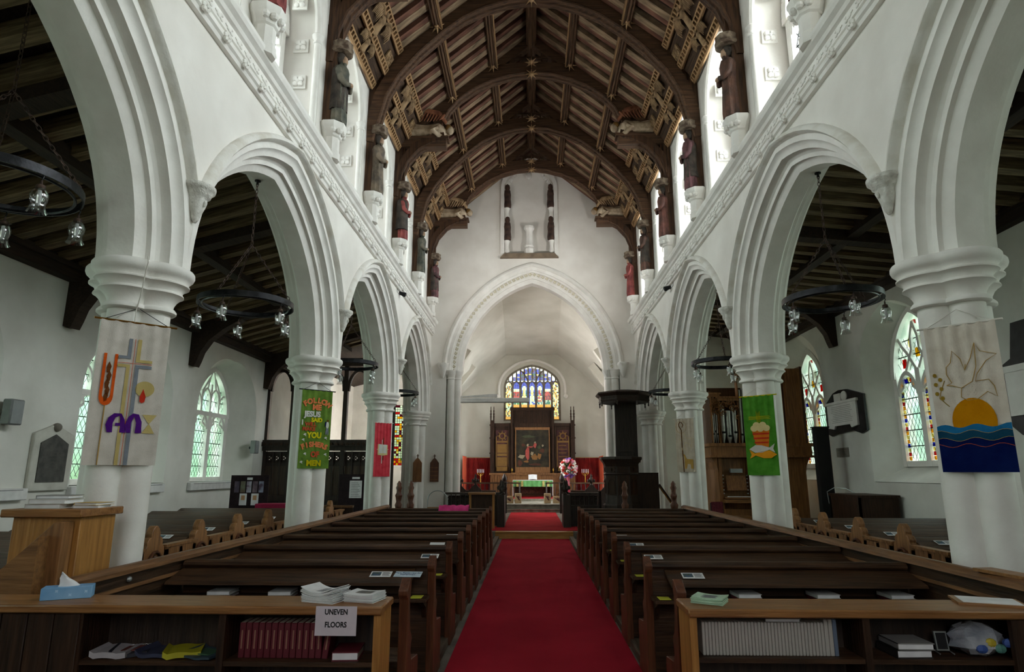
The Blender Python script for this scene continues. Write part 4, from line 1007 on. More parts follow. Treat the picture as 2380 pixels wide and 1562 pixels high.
# red curtains either side of the reredos
cu = noisy('red_curtain', S(128, 22, 24), S(160, 38, 34), 3, rough=.9, bump=.1); cu2 = noisy('orange_red_curtain', S(170, 66, 40), S(196, 84, 54), 3, rough=.9, bump=.1)
for q in (-1, 1):
    t = thing('curtain', 'red pleated curtain on the %s of the reredos' % ('left' if q < 0 else 'right'), 'curtain', (0, 0, .55), 0, 'sanctuary curtains')
    n_ = 60; P = [(q * (1.95 + 1.15 * k / n_), 29.9 + .025 * math.sin(k * 1.9)) for k in range(n_ + 1)]
    b = MB(); b.rings([[(x, y, z) for x, y in P] for z in (0, 1.72)], closed=False, cap=False); obj('back_hanging', b, cu, t, recalc=False)
    P = [(q * (3.1 + .02 * math.sin(k * 1.9)), 29.9 - 1.5 * k / n_) for k in range(n_ + 1)]
    b = MB(); b.rings([[(x, y, z) for x, y in P] for z in (0, 1.78)], closed=False, cap=False); obj('side_hanging', b, cu2, t, recalc=False)
    obj('curtain_rod', MB().tube([(q * 1.95, 29.88, 1.74), (q * 3.1, 29.88, 1.74), (q * 3.12, 28.4, 1.79)], .012, 6), brass, t)
    cd = thing('candelabrum', 'tall brass candelabrum before the %s red curtain' % ('left' if q < 0 else 'right'), 'candelabrum', (q * 2.35, 28.9, .55), 0, 'brass candelabra')
    obj('stem', MB().lathe([(.14, 0), (.12, .03), (.02, .06), (.02, .5), (.035, .52), (.02, .55), (.018, 1.0)], 10), brass, cd)
    for r_ in (.07, .14): obj('arm', MB().tube([(r_ * math.cos(PI + a * PI / 8), 0, 1.05 + r_ * .9 * math.sin(PI + a * PI / 8)) for a in range(9)], .012, 6), brass, cd)
    for x in (-.14, -.07, 0, .07, .14): obj('candle', MB().lathe([(.012, 1.05), (.012, 1.2), (.003, 1.21)], 8, (x, 0, 0)), paper, cd)
# flower pedestal
fp = thing('flower_arrangement', 'tall pedestal of white, red and purple flowers with a pink ribbon', 'flowers', (1.37, 24.8, .45))
obj('pedestal', MB().lathe([(.12, 0), (.1, .03), (.02, .06), (.02, 1.0), (.08, 1.06)], 10), steel, fp)
b = MB()
for k in range(4): b.beam((-.06 + k * .025, -.05, 1.05), (-.07 + k * .03, -.08, .35), .035, .006)
obj('ribbon', b, noisy('pink_ribbon', S(206, 60, 96), S(236, 150, 170), 3), fp)
fcols = [plain('petal_white', S(232, 232, 226), .8), plain('petal_red', S(206, 60, 48), .8), plain('petal_purple', S(128, 84, 168), .8), plain('petal_pink', S(224, 150, 176), .8)]
rf = random.Random(11)
pet = MB()
for k in range(6):
    a = k * PI / 3; pet.ball((.028 * math.cos(a), .028 * math.sin(a), 0), (.022, .022, .014), 6, 4)
pet.ball((0, 0, .012), .018, 6, 4)
pms = [mesh_of('blossom', pet, f_) for f_ in fcols]
for k in range(110):
    a = rf.random() * 2 * PI; c = rf.uniform(-1, 1); sn = math.sqrt(1 - c * c)
    p = (.30 * sn * math.cos(a), .25 * sn * math.sin(a), 1.33 + .34 * c)
    put('blossom', pms[2 if (c < -.75 or c > .9) else rf.choice([0, 0, 0, 1, 1, 3])], fp, p, (rf.uniform(-1, 1), rf.uniform(-1, 1), 0), (1.6,) * 3)
b = MB()
for k in range(70):
    a = rf.random() * 2 * PI; c = rf.uniform(-1, 1); sn = math.sqrt(1 - c * c); q = .17
    x, y, z = q * 1.3 * sn * math.cos(a), q * 1.3 * sn * math.sin(a), 1.33 + .26 * c
    b.beam((x * .4, y * .4, 1.33 + (z - 1.33) * .4), (x * 1.35, y * 1.35, 1.33 + (z - 1.33) * 1.3), .04, .004)
obj('leaves', b, noisy('flower_leaves', S(52, 84, 42), S(84, 120, 64), 6), fp, smooth=0)
# projector screen case slung under the arch
ps = thing('projector_screen', 'long white projector screen case fixed under the left of the chancel arch', 'screen', (-1.26, 19.5, 3.75))
obj('case', MB().box(-1.15, -.05, 0, 1.15, .07, .14), white_pl, ps, bevel=.02)
obj('mount', MB().prism([(-1.0, .16), (.15, .16), (.15, .26), (-.05, .26), (-.9, .19)], 'y', -.04, .03), white_pl, ps, smooth=0)
obj('end_bolt', MB().lathe([(.03, 0), (.03, .07)], 8, (-.95, 0, .14)), white_pl, ps)
obj('lower_bar', MB().box(-1.13, -.03, -.012, 1.13, .03, .0), grey_pl, ps)
# chancel speakers and tablets
for q, y, x in ((-1, 25.0, 3.38), (1, 24.6, 3.38)):
    t = thing('wall_speaker', 'small grey speaker on the %s chancel wall' % ('left' if q < 0 else 'right'), 'speaker', (q * x, y, 1.9), 0, 'chancel speakers')
    obj('cabinet', MB().box(-.06, -.1, 0, .06, .1, .3), grey_pl, t, bevel=.01); obj('bracket', MB().box(min(0, q * .08), -.02, .12, max(0, q * .08), .02, .16), iron, t)
for q, y, z, h, w_, nm in ((-1, 26.3, 2.1, .55, .35, 'small dark-edged white tablet on the left chancel wall'), (1, 23.4, 2.1, .95, .5, 'white scroll tablet with black edge on the right chancel wall'), (1, 25.5, 2.2, .55, .3, 'plain pale tablet on the right chancel wall')):
    t = thing('wall_tablet', nm, 'memorial', (q * 3.44, y, z))
    obj('backing', MB().prism([(-w_ / 2 - .05, -.05), (w_ / 2 + .05, -.05), (w_ / 2 + .05, h), (0, h + .18), (-w_ / 2 - .05, h)], 'x', -.02, .02), oak_black, t, smooth=0)
    obj('slab', MB().box(min(0, -q * .05), -w_ / 2, 0, max(0, -q * .05), w_ / 2, h), stone_white, t, smooth=0)
# left chancel doorway arch (recess)
dr = thing('door_1', 'white pointed doorway recess in the left chancel wall', 'doorway', (-3.44, 22.0, .17)); dr['kind'] = 'structure'
b = MB(); pts = [(.55, 0), (.55, 1.9)] + [(u, 1.9 + v) for u, v in arch2(.55, .9)] + [(-.55, 0)]
for a, c in zip(pts, pts[1:]): b.beam((0, a[0], a[1]), (0, c[0], c[1]), .12, .12, up=(1, 0, 0))
obj('arch_moulding', b, stone_white, dr, smooth=0)
# choir stalls with poppyheads -------------------------------------------------
def poppy(b, x, y, z, s_=1.0):
    b.lathe([(.05, 0), (.06, .03), (.03, .07), (.045, .1), (.06, .15), (.045, .2), (.055, .24), (.03, .3), (.035, .33), (.008, .4)], 9, (x, y, z), mod=lambda a, q: 1 + .25 * math.cos(3 * a + q * 20))
    for q in (-1, 1): b.ball((x + q * .07 * s_, y, z + .17), (.045, .03, .06), 6, 5)
for q in (-1, 1):
    side = 'left' if q < 0 else 'right'
    for row, (x0, x1, y0) in enumerate(((1.02, 2.1, 17.6),)):
        t = thing('choir_stall', 'dark carved choir stall front with traceried panel, %s of the chancel entrance' % side, 'choir stall', (0, y0, .17), 0, 'choir stall fronts')
        b = MB(); b.box(min(q * .80, q * 1.0), 0, 0, max(q * .80, q * 1.0), .9, .86); obj('stall_end', b, oak_black, t, bevel=.01)
        XE = 2.5 if q < 0 else 1.85
        b = MB(); b.box(min(q * .98, q * XE), .72, 0, max(q * .98, q * XE), .78, .55); b.box(min(q * .98, q * XE), .62, .84, max(q * .98, q * XE), .84, .90)
        for k in range(11 if q < 0 else 6):
            x = q * (1.04 + k * .13); b.box(x - .012, .73, .55, x + .012, .77, .86)
            b.tube([(x + q * .065 + .045 * math.cos(a * PI / 3), .75, .72 + .06 * math.sin(a * PI / 3)) for a in range(6)], .01, 4, loop=True)
        obj('traceried_front', b, oak_black, t, smooth=0)
        for px_, py_ in ((.84, .06), (.93, .75)):
            b = MB(); poppy(b, q * px_, py_, .86); obj('poppyhead', b, oak_black, t)
        obj('seat', MB().box(min(q * 1.0, q * XE), 1.0, .40, max(q * 1.0, q * XE), 1.35, .45), oak_x, t)
        b = MB(); b.box(min(q * 1.0, q * XE), 1.35, 0, max(q * 1.0, q * XE), 1.41, .8); obj('back', b, oak_black, t)
    for k, (x, y) in enumerate(((2.0, 22.3), (2.55, 22.3))):
        t = thing('stall_end', 'dark poppyhead stall end on the %s of the choir, %s' % (side, ['inner', 'outer'][k]), 'stall end', (q * x, y, .17), 0, 'choir stall ends')
        obj('panel', MB().prism([(-.22, 0), (.22, 0), (.22, .85), (.12, .95), (.05, 1.02), (-.05, 1.02), (-.12, .95), (-.22, .85)], 'y', -.04, .04), oak_black, t, smooth=0)
        b = MB(); poppy(b, 0, 0, 1.0, 1.3); obj('poppyhead', b, oak_black, t)
    t = thing('stall_desk', 'long dark choir desk on the %s of the chancel' % side, 'desk', (0, 22.5, .17), 0, 'choir desks')
    obj('front', MB().box(min(q * 1.3, q * 3.3), 0, 0, max(q * 1.3, q * 3.3), .06, .8), oak_black, t); obj('desk_top', MB().box(min(q * 1.3, q * 3.3), -.2, .8, max(q * 1.3, q * 3.3), .1, .84), oak_x, t)
# newel posts at the chancel steps
for q in (-1, 1):
    t = thing('newel_post', 'dark knobbed newel post on the %s of the chancel steps' % ('left' if q < 0 else 'right'), 'post', (q * 1.05, 23.6, .17), 0, 'chancel newel posts')
    obj('post', MB().box(-.09, -.09, 0, .09, .09, 1.05), oak_black, t, bevel=.01); b = MB(); b.lathe([(.11, 1.05), (.12, 1.09), (.06, 1.12), (.10, 1.2), (.08, 1.28), (.02, 1.4)], 10); obj('finial', b, oak_black, t)
# lectern and books by the left stall
t = thing('reading_desk', 'light oak reading desk beside the left choir stall', 'lectern', (-1.38, 17.2, .17))
obj('leg', MB().box(-.34, -.03, 0, -.28, .03, .9), oak_light_z, t); obj('leg', MB().box(.28, -.03, 0, .34, .03, .9), oak_light_z, t)
obj('desk_top', MB().box(-.36, -.12, .88, .36, .12, .94), oak_light_x, t, bevel=.005); obj('back_board', MB().box(-.3, .0, .3, .3, .02, .88), oak_z, t)
t = thing('pink_cloth', 'bright pink cloth draped over the front left pew', 'cloth', (-1.62, 13.1, .93))
n_ = 14; cl = []
for i in range(n_ + 1):
    u = -.30 + .60 * i / n_
    cl.append([(u * (1 + .12 * (1 if v in (0, 6) else 0)), [-.20, -.17, -.08, 0, .06, .12, .14][v], [-.13, -.06, .03, .055, .05, -.02, -.12][v] + .012 * math.sin(i * 1.7 + v)) for v in range(7)])
obj('drape', MB().rings(cl, closed=False, cap=False), noisy('pink_cloth', S(190, 40, 110), S(216, 62, 134), 6, rough=.9, bump=.3), t, recalc=False, smooth=60)
t = thing('folding_stool', 'small folding step stool with curved steel hoop beside the left respond', 'stool', (-2.62, 17.6, .17))
obj('hoop', MB().tube([(.27 * math.cos(a * PI / 10), 0, .72 + .25 * math.sin(a * PI / 10)) for a in range(11)], .014, 6).tube([(.27, 0, 0), (.27, 0, .72)], .014, 6).tube([(-.27, 0, 0), (-.27, 0, .72)], .014, 6), steel, t)
obj('step', MB().box(-.26, -.12, .5, .26, .12, .53), oak_light_x, t)
# hymn boards on the chancel arch wall
hb_m = wood('hymn_board_oak', S(120, 76, 44), S(162, 110, 68), 'z')
for x, nm, y in ((-3.41, 'light oak hymn board with a small cross on the left half-pier', 18.79), (-2.95, 'darker oak hymn board with a small cross, beside the chancel arch', 19.07)):
    t = thing('hymn_board', nm, 'hymn board', (x, y, 1.35), 0, 'hymn boards')
    obj('board', MB().prism([(-.13, 0), (.13, 0), (.13, .55), (.05, .66), (.0, .70), (-.05, .66), (-.13, .55)], 'y', -.02, .02), hb_m if x < -3.2 else oak_red_z, t, smooth=0)
    obj('cross', MB().box(-.012, -.015, .69, .012, .01, .80).box(-.035, -.015, .745, .035, .01, .765), oak_red_z, t, smooth=0)
    for k in range(4): obj('slat', MB().box(-.115, -.03, .06 + k * .115, .115, -.018, .075 + k * .115), oak_mid_z, t, smooth=0)
# pulpit with sounding board ----------------------------------------------------
pp = thing('pulpit', 'black carved oak pulpit with tall back board and canopy before the right respond', 'pulpit', (2.42, 17.9, 0))
def octo(prof, n=8, c=(0, 0, 0), ph=PI / 8): return MB().lathe(prof, n, c, ph=ph)
obj('drum', octo([(.52, .0), (.54, .75), (.50, .8), (.49, .9), (.46, 1.0), (.46, 1.55), (.50, 1.58), (.47, 1.62), (.47, 1.78), (.50, 1.85), (.55, 1.92), (.60, 1.98), (.60, 2.04), (.5, 2.05), (.48, 1.9)]), oak_black, pp, smooth=20)
for k in range(8):
    b = MB(); a = k * PI / 4; R_ = Matrix.Rotation(a, 4, 'Z'); i0 = len(b.v)
    for zz, hh in ((1.06, .36),):
        pts = [(-.11, zz), (-.11, zz + hh * .7)] + [(u * .11 / .11, zz + hh * .7 + v) for u, v in arch2(.11, .14, n=4)[::-1]] + [(.11, zz)]
        for p, q in zip(pts, pts[1:]): b.beam((p[0], -.435, p[1]), (q[0], -.435, q[1]), .025, .03, up=(0, 1, 0))
    b.box(-.14, -.46, 1.64, .14, -.43, 1.66); b.box(-.14, -.46, 1.74, .14, -.43, 1.76); b.box(-.03, -.46, 1.66, .03, -.43, 1.74); b.box(-.15, -.435, 1.03, .15, -.425, 1.78)
    b.xf(R_, i0); obj('arcaded_panel', b, oak_z, pp, smooth=0)
b = MB(); b.box(-.06, .40, 1.3, .56, .50, 3.62); b.box(-.12, .38, 1.9, .62, .5, 2.0); b.box(.02, .36, 2.2, .48, .4, 2.6)
for x in (.12, .38):
    pts = [(x - .09, 2.7), (x - .09, 3.2)] + [(x + u, 3.2 + v) for u, v in arch2(.09, .12, n=4)[::-1]] + [(x + .09, 2.7)]
    for p, q in zip(pts, pts[1:]): b.beam((p[0], .39, p[1]), (q[0], .39, q[1]), .02, .03, up=(0, 1, 0))
obj('back_board', b, oak_black, pp, smooth=0)
obj('canopy', octo([(.5, 3.58), (.62, 3.55), (.72, 3.55), (.74, 3.60), (.72, 3.63), (.74, 3.70), (.80, 3.74), (.83, 3.78), (.80, 3.82), (.3, 3.90)], c=(.15, 0, 0)), oak_black, pp, smooth=20)
for k in range(8):
    a = PI / 8 + k * PI / 4; obj('pendant', MB().lathe([(.004, 3.42), (.025, 3.46), (.015, 3.5), (.03, 3.53), (.02, 3.57)], 6, (.15 + .70 * math.cos(a), .70 * math.sin(a), 0)), oak_black, pp)
obj('stair_panel', MB().box(.45, .1, .3, 1.05, .2, 1.62), oak_z, pp); obj('stair_rail', MB().beam((1.05, .1, 1.3), (1.5, .1, .62), .06, .06), oak_z, pp)
b = MB(); b.tube([(1.05, .02, 1.22), (1.55, .02, .5)], .014, 6); obj('brass_handrail', b, brass, pp)
for i, (x, s_) in enumerate(((1.42, 1), (3.0, 1))): pass
# ------------------------------------------------------------------ lettering
def letters(txt, size, mt, parent, loc, name='lettering', bold=.0, align='CENTER', rot=(PI / 2, 0, 0), ext=.002, sx=1.0):
    cu_ = bpy.data.curves.new('lettering', 'FONT'); cu_.body = txt; cu_.size = size; cu_.align_x = align; cu_.extrude = ext; cu_.offset = bold; cu_.resolution_u = 3
    ob = bpy.data.objects.new('lettering', cu_); me = bpy.data.meshes.new_from_object(ob)
    bpy.data.objects.remove(ob); me.materials.clear(); me.materials.append(mt)
    return put(name, me, parent, loc, rot, (sx, 1, 1))
# ------------------------------------------------------------------ nave pews
PEW_Y = [4.36, 5.5, 6.62, 7.65, 8.6, 9.5, 10.4, 11.3, 12.2, 13.1]
endp = [(-.05, 0), (-.05, .84), (-.085, .87), (-.085, .90), (.02, .965), (.045, .94), (.045, .90), (.025, .86), (.02, .78), (.04, .68), (.06, .63), (.10, .60), (.12, .57), (.10, .54), (.085, .50), (.12, .44), (.36, .41), (.38, .38), (.36, .10), (.40, .04), (.40, 0)]
def pew_meshes(q):
    X0, X1 = .92, 2.97
    bx = lambda a, b, y0, z0, y1, z1, mb=None: (mb or MB()).box(min(q * a, q * b), y0, z0, max(q * a, q * b), y1, z1)
    M_ = {}
    M_['pew_end'] = mesh_of('pew_end', MB().prism(endp, 'x', min(q * .86, q * .92), max(q * .86, q * .92)), oak_red_z, 25, .004)
    M_['back'] = mesh_of('back', bx(X0, X1, -.02, .08, .015, .90), oak_x, 0)
    M_['top_rail'] = mesh_of('top_rail', MB().rings([[(x, y, z) for y, z in ((-.05, .875), (-.06, .89), (-.055, .91), (-.03, .925), (.02, .925), (.04, .91), (.04, .88))] for x in (q * X0, q * X1)]), oak_x, 40)
    bs = [(-.035, .868), (-.30, .795), (-.315, .775), (-.30, .77), (-.03, .845)]
    M_['book_board'] = mesh_of('book_board', MB().prism(bs, 'x', min(q * (X0 + .10), q * X1), max(q * (X0 + .10), q * X1)), oak_x, 20)
    M_['book_shelf'] = mesh_of('book_shelf', bx(X0 - .02, X1, -.25, .64, -.02, .665), oak_x, 0)
    M_['shelf_bracket'] = mesh_of('shelf_bracket', MB().prism([(-.25, .64), (-.02, .64), (-.02, .50), (-.05, .49), (-.10, .58), (-.2, .62)], 'x', min(q * .92, q * .96), max(q * .92, q * .96)), oak_z, 20)
    M_['seat'] = mesh_of('seat', bx(X0, X1, .03, .41, .38, .445), oak_x, 0)
    return M_
yellow_note = plain('yellow_note', S(206, 206, 60), .9)
PM = {q: pew_meshes(q) for q in (-1, 1)}
ynm = {q: mesh_of('yellow_sticker', MB().box(min(q * .94, q * 1.03), -.22, .666, max(q * .94, q * 1.03), -.10, .669), yellow_note, 0) for q in (-1, 1)}
for q in (-1, 1):
    side = 'left' if q < 0 else 'right'
    for i, y in enumerate(PEW_Y):
        lab = 'long dark oak pew in the %s nave block, %s row from the camera' % (side, ORD[i])
        t = thing('nave_pew', lab, 'pew', (0, y, 0), 0, 'nave pews')
        for nm in ('pew_end', 'back', 'top_rail', 'book_board', 'book_shelf', 'shelf_bracket', 'seat'):
            if i == 0 and nm in ('book_board', 'back', 'top_rail', 'book_shelf', 'shelf_bracket'): continue
            put(nm, PM[q][nm], t)
        if i in ((1, 2, 5) if q < 0 else (1, 2, 3, 4, 5)): put('yellow_sticker', ynm[q], t)
    pt = thing('pew_partition', 'long panelled oak partition closing the outer ends of the %s nave pews' % side, 'partition', (q * 3.02, 0, 0), 0, 'pew partitions')
    obj('top_rail', MB().rings([[(x, y, z) for x, z in ((-.06, .93), (-.055, .96), (-.02, .985), (.03, .985), (.06, .96), (.06, .93))] for y in (4.15, 13.25)]), oak_mid_y, pt, smooth=40)
    obj('panelling', MB().box(-.025, 4.15, 0, .025, 13.25, .93), oak_y, pt, smooth=0)
    obj('lower_moulding', MB().box(-.04, 4.15, .82, .04, 13.25, .845), oak_mid_y, pt, smooth=0)
    if q < 0: obj('bolt_head', MB().ball((.03, 4.75, .885), .022, 8, 6), steel, pt)
    obj_k = tag(obj('floor_kerb', MB().box(min(q * .88, q * .98), 3.6, 0, max(q * .88, q * .98), 16.4, .07), kerb_m, smooth=0), 'worn timber kerb between the carpet and the %s pews' % side, 'kerb')
    tag(obj('pew_platform', MB().box(min(q * .98, q * 3.0), 3.7, 0, max(q * .98, q * 3.0), 14.4, .06), floor_m, smooth=0), 'low stone plinth under the %s nave pews' % side, 'plinth')
# printed cards on the book boards (church picture and text)
pic_m = noisy('card_picture', S(70, 96, 130), S(70, 84, 60), 30, bump=0); txt_m = plain('card_text', S(120, 120, 124), .9)
cd_m = [mesh_of('card', MB().box(-.085, -.05, 0, .085, .05, .002), paper, 0), mesh_of('card_picture', MB().box(-.075, -.03, .002, .0, .035, .003), pic_m, 0), None]
b = MB()
for k in range(4): b.box(.012, -.03 + k * .018, .002, .075 - .01 * (k % 2), -.022 + k * .018, .003)
cd_m[2] = mesh_of('card_text', b, txt_m, 0)
tilt = math.atan2(.073, .265)
LC = [(1, -1.28), (2, -1.06), (4, -1.08), (5, -1.06), (6, -1.03), (7, -1.18), (8, -1.06)]
RC = [(1, 1.22), (2, 1.12), (3, 1.12), (4, 1.08), (5, 1.15), (6, 1.10), (7, 1.16), (8, 1.16)]
for side, lst in (('left', LC), ('right', RC)):
    for i, x in lst:
        t = thing('pew_card', 'small white visitor card with church picture on the %s %s pew' % (ORD[i], side), 'card', (x, PEW_Y[i] - .165, .838), 0, 'cards on the pew book boards')
        t.rotation_euler = (tilt, 0, random.uniform(-.05, .05))
        for nm, me in zip(('card', 'picture', 'text_block'), cd_m): put(nm, me, t)
t = thing('pew_card', 'plain white sheet on the fourth left pew', 'card', (-1.14, PEW_Y[3] - .165, .838), 0, 'cards on the pew book boards'); t.rotation_euler = (tilt, 0, 0); put('card', cd_m[0], t)
t = thing('handwritten_note', 'pale blue bordered handwritten note on the second left pew', 'note', (-1.06, PEW_Y[1] - .165, .838)); t.rotation_euler = (tilt, 0, -.06)
obj('sheet', MB().box(-.11, -.05, 0, .11, .05, .002), plain('pale_blue_paper', S(188, 206, 218), .9), t, smooth=0); letters('Pew Reserved for\nFisherman', .03, plain('blue_ink', S(40, 70, 120), .9), t, (0, .012, .003), 'handwriting', rot=(0, 0, 0), ext=.0005)
# hymn books lying on the shelves of the second pews
hbk = MB()
for i in range(1): pass
def flat_book(name, label, loc, rz, w_, d_, th, cover, cat='book', group=None, pages=paper):
    t = thing(name, label, cat, loc, rz, group)
    obj('cover', MB().box(-w_ / 2, -d_ / 2, 0, w_ / 2, d_ / 2, th * .14).box(-w_ / 2, -d_ / 2, th * .86, w_ / 2, d_ / 2, th).box(-w_ / 2, -d_ / 2, 0, -w_ / 2 + .004, d_ / 2, th), cover, t, smooth=0)
    obj('pages', MB().box(-w_ / 2 + .004, -d_ / 2 + .004, th * .14, w_ / 2 - .006, d_ / 2 - .006, th * .86), pages, t, smooth=0)
    return t
cov_w = plain('white_cover', S(206, 204, 200), .6); cov_r = plain('maroon_cover', S(96, 20, 34), .6); cov_g = plain('grey_cover', S(140, 138, 136), .7)
for q, xs in ((-1, (-2.55, -2.06, -1.70)), (1, (1.62, 2.22, 2.78))):
    for k, x in enumerate(xs):
        side = 'left' if q < 0 else 'right'
        flat_book('hymn_book', 'maroon hymn book beneath a white book, second %s pew, %s from carpet' % (side, ORD[2 - k] if q < 0 else ORD[k]), (x, 5.33, .665), 0, .17, .2, .028, cov_r, 'book', 'hymn books on the pew shelf')
        flat_book('service_book', 'white book upon a maroon hymn book, second %s pew, %s from carpet' % (side, ORD[2 - k] if q < 0 else ORD[k]), (x, 5.32, .693), .05, .18, .2, .028, cov_w, 'book', 'service books on the pew shelf')
# poppyhead posts at the front of the pew blocks
for q, x, y, nm in ((-1, -2.80, 13.3, 'left block, outer of two'), (-1, -2.55, 13.3, 'left block, inner of two'), (1, 1.86, 13.4, 'right block, before the pulpit'), (1, 2.86, 13.4, 'right block, beside the pulpit stair')):
    t = thing('poppyhead_post', 'carved poppyhead finial rising from the front pew, ' + nm, 'finial', (x, y, 0), 0, 'poppyhead finials')
    obj('post', MB().box(-.06, -.05, 0, .06, .05, .92), oak_red_z, t); b = MB()
    b.lathe([(.07, .92), (.08, .98), (.05, 1.04), (.06, 1.12), (.075, 1.17), (.05, 1.22), (.045, 1.27), (.06, 1.32), (.04, 1.37), (.045, 1.40), (.01, 1.46)], 10, mod=lambda a, z: 1 + .12 * math.cos(4 * a + z * 9)); obj('finial', b, oak_red_z, t)
# ------------------------------------------------------------------ aisle pews with carved bench ends
bench = [(-.20, 0), (.20, 0), (.20, .80), (.185, .86), (.15, .885), (.155, .92), (.12, .96), (.085, .965), (.09, 1.0), (.06, 1.05), (.03, 1.075), (0, 1.085), (-.03, 1.075), (-.06, 1.05), (-.09, 1.0), (-.085, .965), (-.12, .96), (-.155, .92), (-.15, .885), (-.185, .86), (-.20, .80)]
def aisle_pew(q):
    M_ = {}
    s0, s1 = sorted((q * 4.06, q * 4.14))
    M_['bench_end'] = mesh_of('bench_end', MB().prism([(a * .92, b) for a, b in bench], 'x', s0, s1), oak_mid_z, 25, .006)
    b = MB(); c = q * 4.05
    b.tube([(c, .115 * math.cos(k * PI / 10), .70 + .115 * math.sin(k * PI / 10)) for k in range(20)], .016, 6, loop=True)
    for k in range(5): b.ball((c, .05 * math.cos(k * 2 * PI / 5 + .3), .70 + .05 * math.sin(k * 2 * PI / 5 + .3)), (.016, .034, .034), 7, 5)
    b.ball((c, 0, .70), .03, 8, 5)
    M_['carved_roundel'] = mesh_of('carved_roundel', b, oak_red_z, 60)
    b = MB(); s2, s3 = sorted((q * 4.08, q * 4.12)); b.box(s2, .19, .08, s3, .83, .82); 
    for y0, y1, z0, z1 in ((.19, .83, .74, .84), (.19, .26, .05, .82), (.48, .54, .05, .82), (.76, .83, .05, .82), (.19, .83, .05, .15)): b.box(min(q * 4.055, q * 4.12), y0, z0, max(q * 4.055, q * 4.12), y1, z1)
    b.box(min(q * 4.04, q * 4.14), .18, .84, max(q * 4.04, q * 4.14), .84, .87)
    M_['panelled_door'] = mesh_of('panelled_door', b, oak_mid_z, 0)
    a0, a1 = sorted((q * 4.14, q * 7.1))
    M_['back'] = mesh_of('back', MB().box(a0, -.02, .06, a1, .015, .90), oak_x, 0)
    M_['book_board'] = mesh_of('book_board', MB().prism([(.03, .93), (-.04, .93), (-.30, .84), (-.31, .82), (-.03, .89), (.03, .89)], 'x', a0, a1), oak_x, 20)
    M_['seat'] = mesh_of('seat', MB().box(a0, .03, .40, a1, .40, .44), oak_x, 0)
    return M_
for q, ys in ((-1, (5.85, 6.88, 7.83, 8.85, 9.88, 10.9, 11.9, 12.9)), (1, (5.45, 6.45, 7.45, 8.45, 9.45, 10.45))):
    AM = aisle_pew(q); side = 'left' if q < 0 else 'right'
    for i, y in enumerate(ys):
        t = thing('aisle_pew', 'brown oak %s aisle pew with a rosette-carved bench end, %s from the camera' % (side, ORD[i]), 'pew', (0, y, 0), 0, 'aisle pews with carved ends')
        for nm, me in AM.items(): put(nm, me, t)
        if 0 < i < 6:
            c = thing('pew_card', 'white visitor card on the %s %s aisle pew' % (ORD[i], side), 'card', (q * 4.42, y - .16, .893), 0, 'cards on the aisle pews'); c.rotation_euler = (.33, 0, 0)
            for nm, me in zip(('card', 'picture', 'text_block'), cd_m): put(nm, me, c)
            flat_book('hymn_book', 'maroon hymn book on the shelf behind the %s %s aisle bench end' % (ORD[i], side), (q * 4.42, y + .42, .80), .2, .14, .2, .03, cov_r, 'book', 'aisle hymn books')
            flat_book('service_book', 'white service book on a maroon one behind the %s %s aisle bench end' % (ORD[i], side), (q * 4.43, y + .42, .83), -.1, .15, .2, .03, cov_w, 'book', 'aisle service books')
            obj('hymn_ledge', MB().box(min(q * 4.14, q * 7.0), .30, .77, max(q * 4.14, q * 7.0), .62, .80), oak_x, t, smooth=0)
# ------------------------------------------------------------------ foreground bookcases
def bookcase(name, label, x0, x1, stiles, y0=3.80, y1=4.07, h=.9, panel=None):
    t = thing(name, label, 'bookcase', (0, y0, 0))
    obj('top', MB().box(x0 - .03, -.03, h - .045, x1 + .03, y1 - y0 + .02, h), oak_light_x, t, bevel=.008)
    for x in (x0, x1): obj('end_panel', MB().box(x - .02, 0, 0, x + .02, y1 - y0, h - .045), oak_light_z, t)
    for x in stiles: obj('divider', MB().box(x - .02, 0.0, 0, x + .02, y1 - y0 - .02, h - .045), oak_z, t)
    obj('back', MB().box(x0, y1 - y0 - .02, 0, x1, y1 - y0, h - .045), oak_black, t)
    return t
BL = bookcase('bookcase', 'oak bookcase with tissue box and paper piles before the left pews', -3.6, -.94, (-2.66, -1.83))
obj('shelf', MB().box(-2.66, .01, .575, -1.83, .26, .60), oak_x, BL); obj('shelf', MB().box(-1.83, .01, .575, -.94, .26, .60), oak_x, BL)
for k in range(6): obj('front_plank', MB().box(-3.58 + k * .155, -.01, .0, -3.58 + k * .155 + .148, .02, .85), oak_z, BL, bevel=.004)
obj('bottom_shelf', MB().box(-2.66, .01, .06, -.94, .26, .09), oak_x, BL)
BR_ = bookcase('bookcase', 'oak bookcase with a row of white booklets before the right pews', .84, 2.76, (1.79,))
obj('shelf', MB().box(.84, .01, .615, 2.76, .26, .64), oak_x, BR_); obj('bottom_shelf', MB().box(.84, .01, .06, 2.76, .26, .09), oak_x, BR_)
obj('corner_stile', MB().box(2.57, -.012, 0, 2.75, .02, .85), oak_z, BR_)
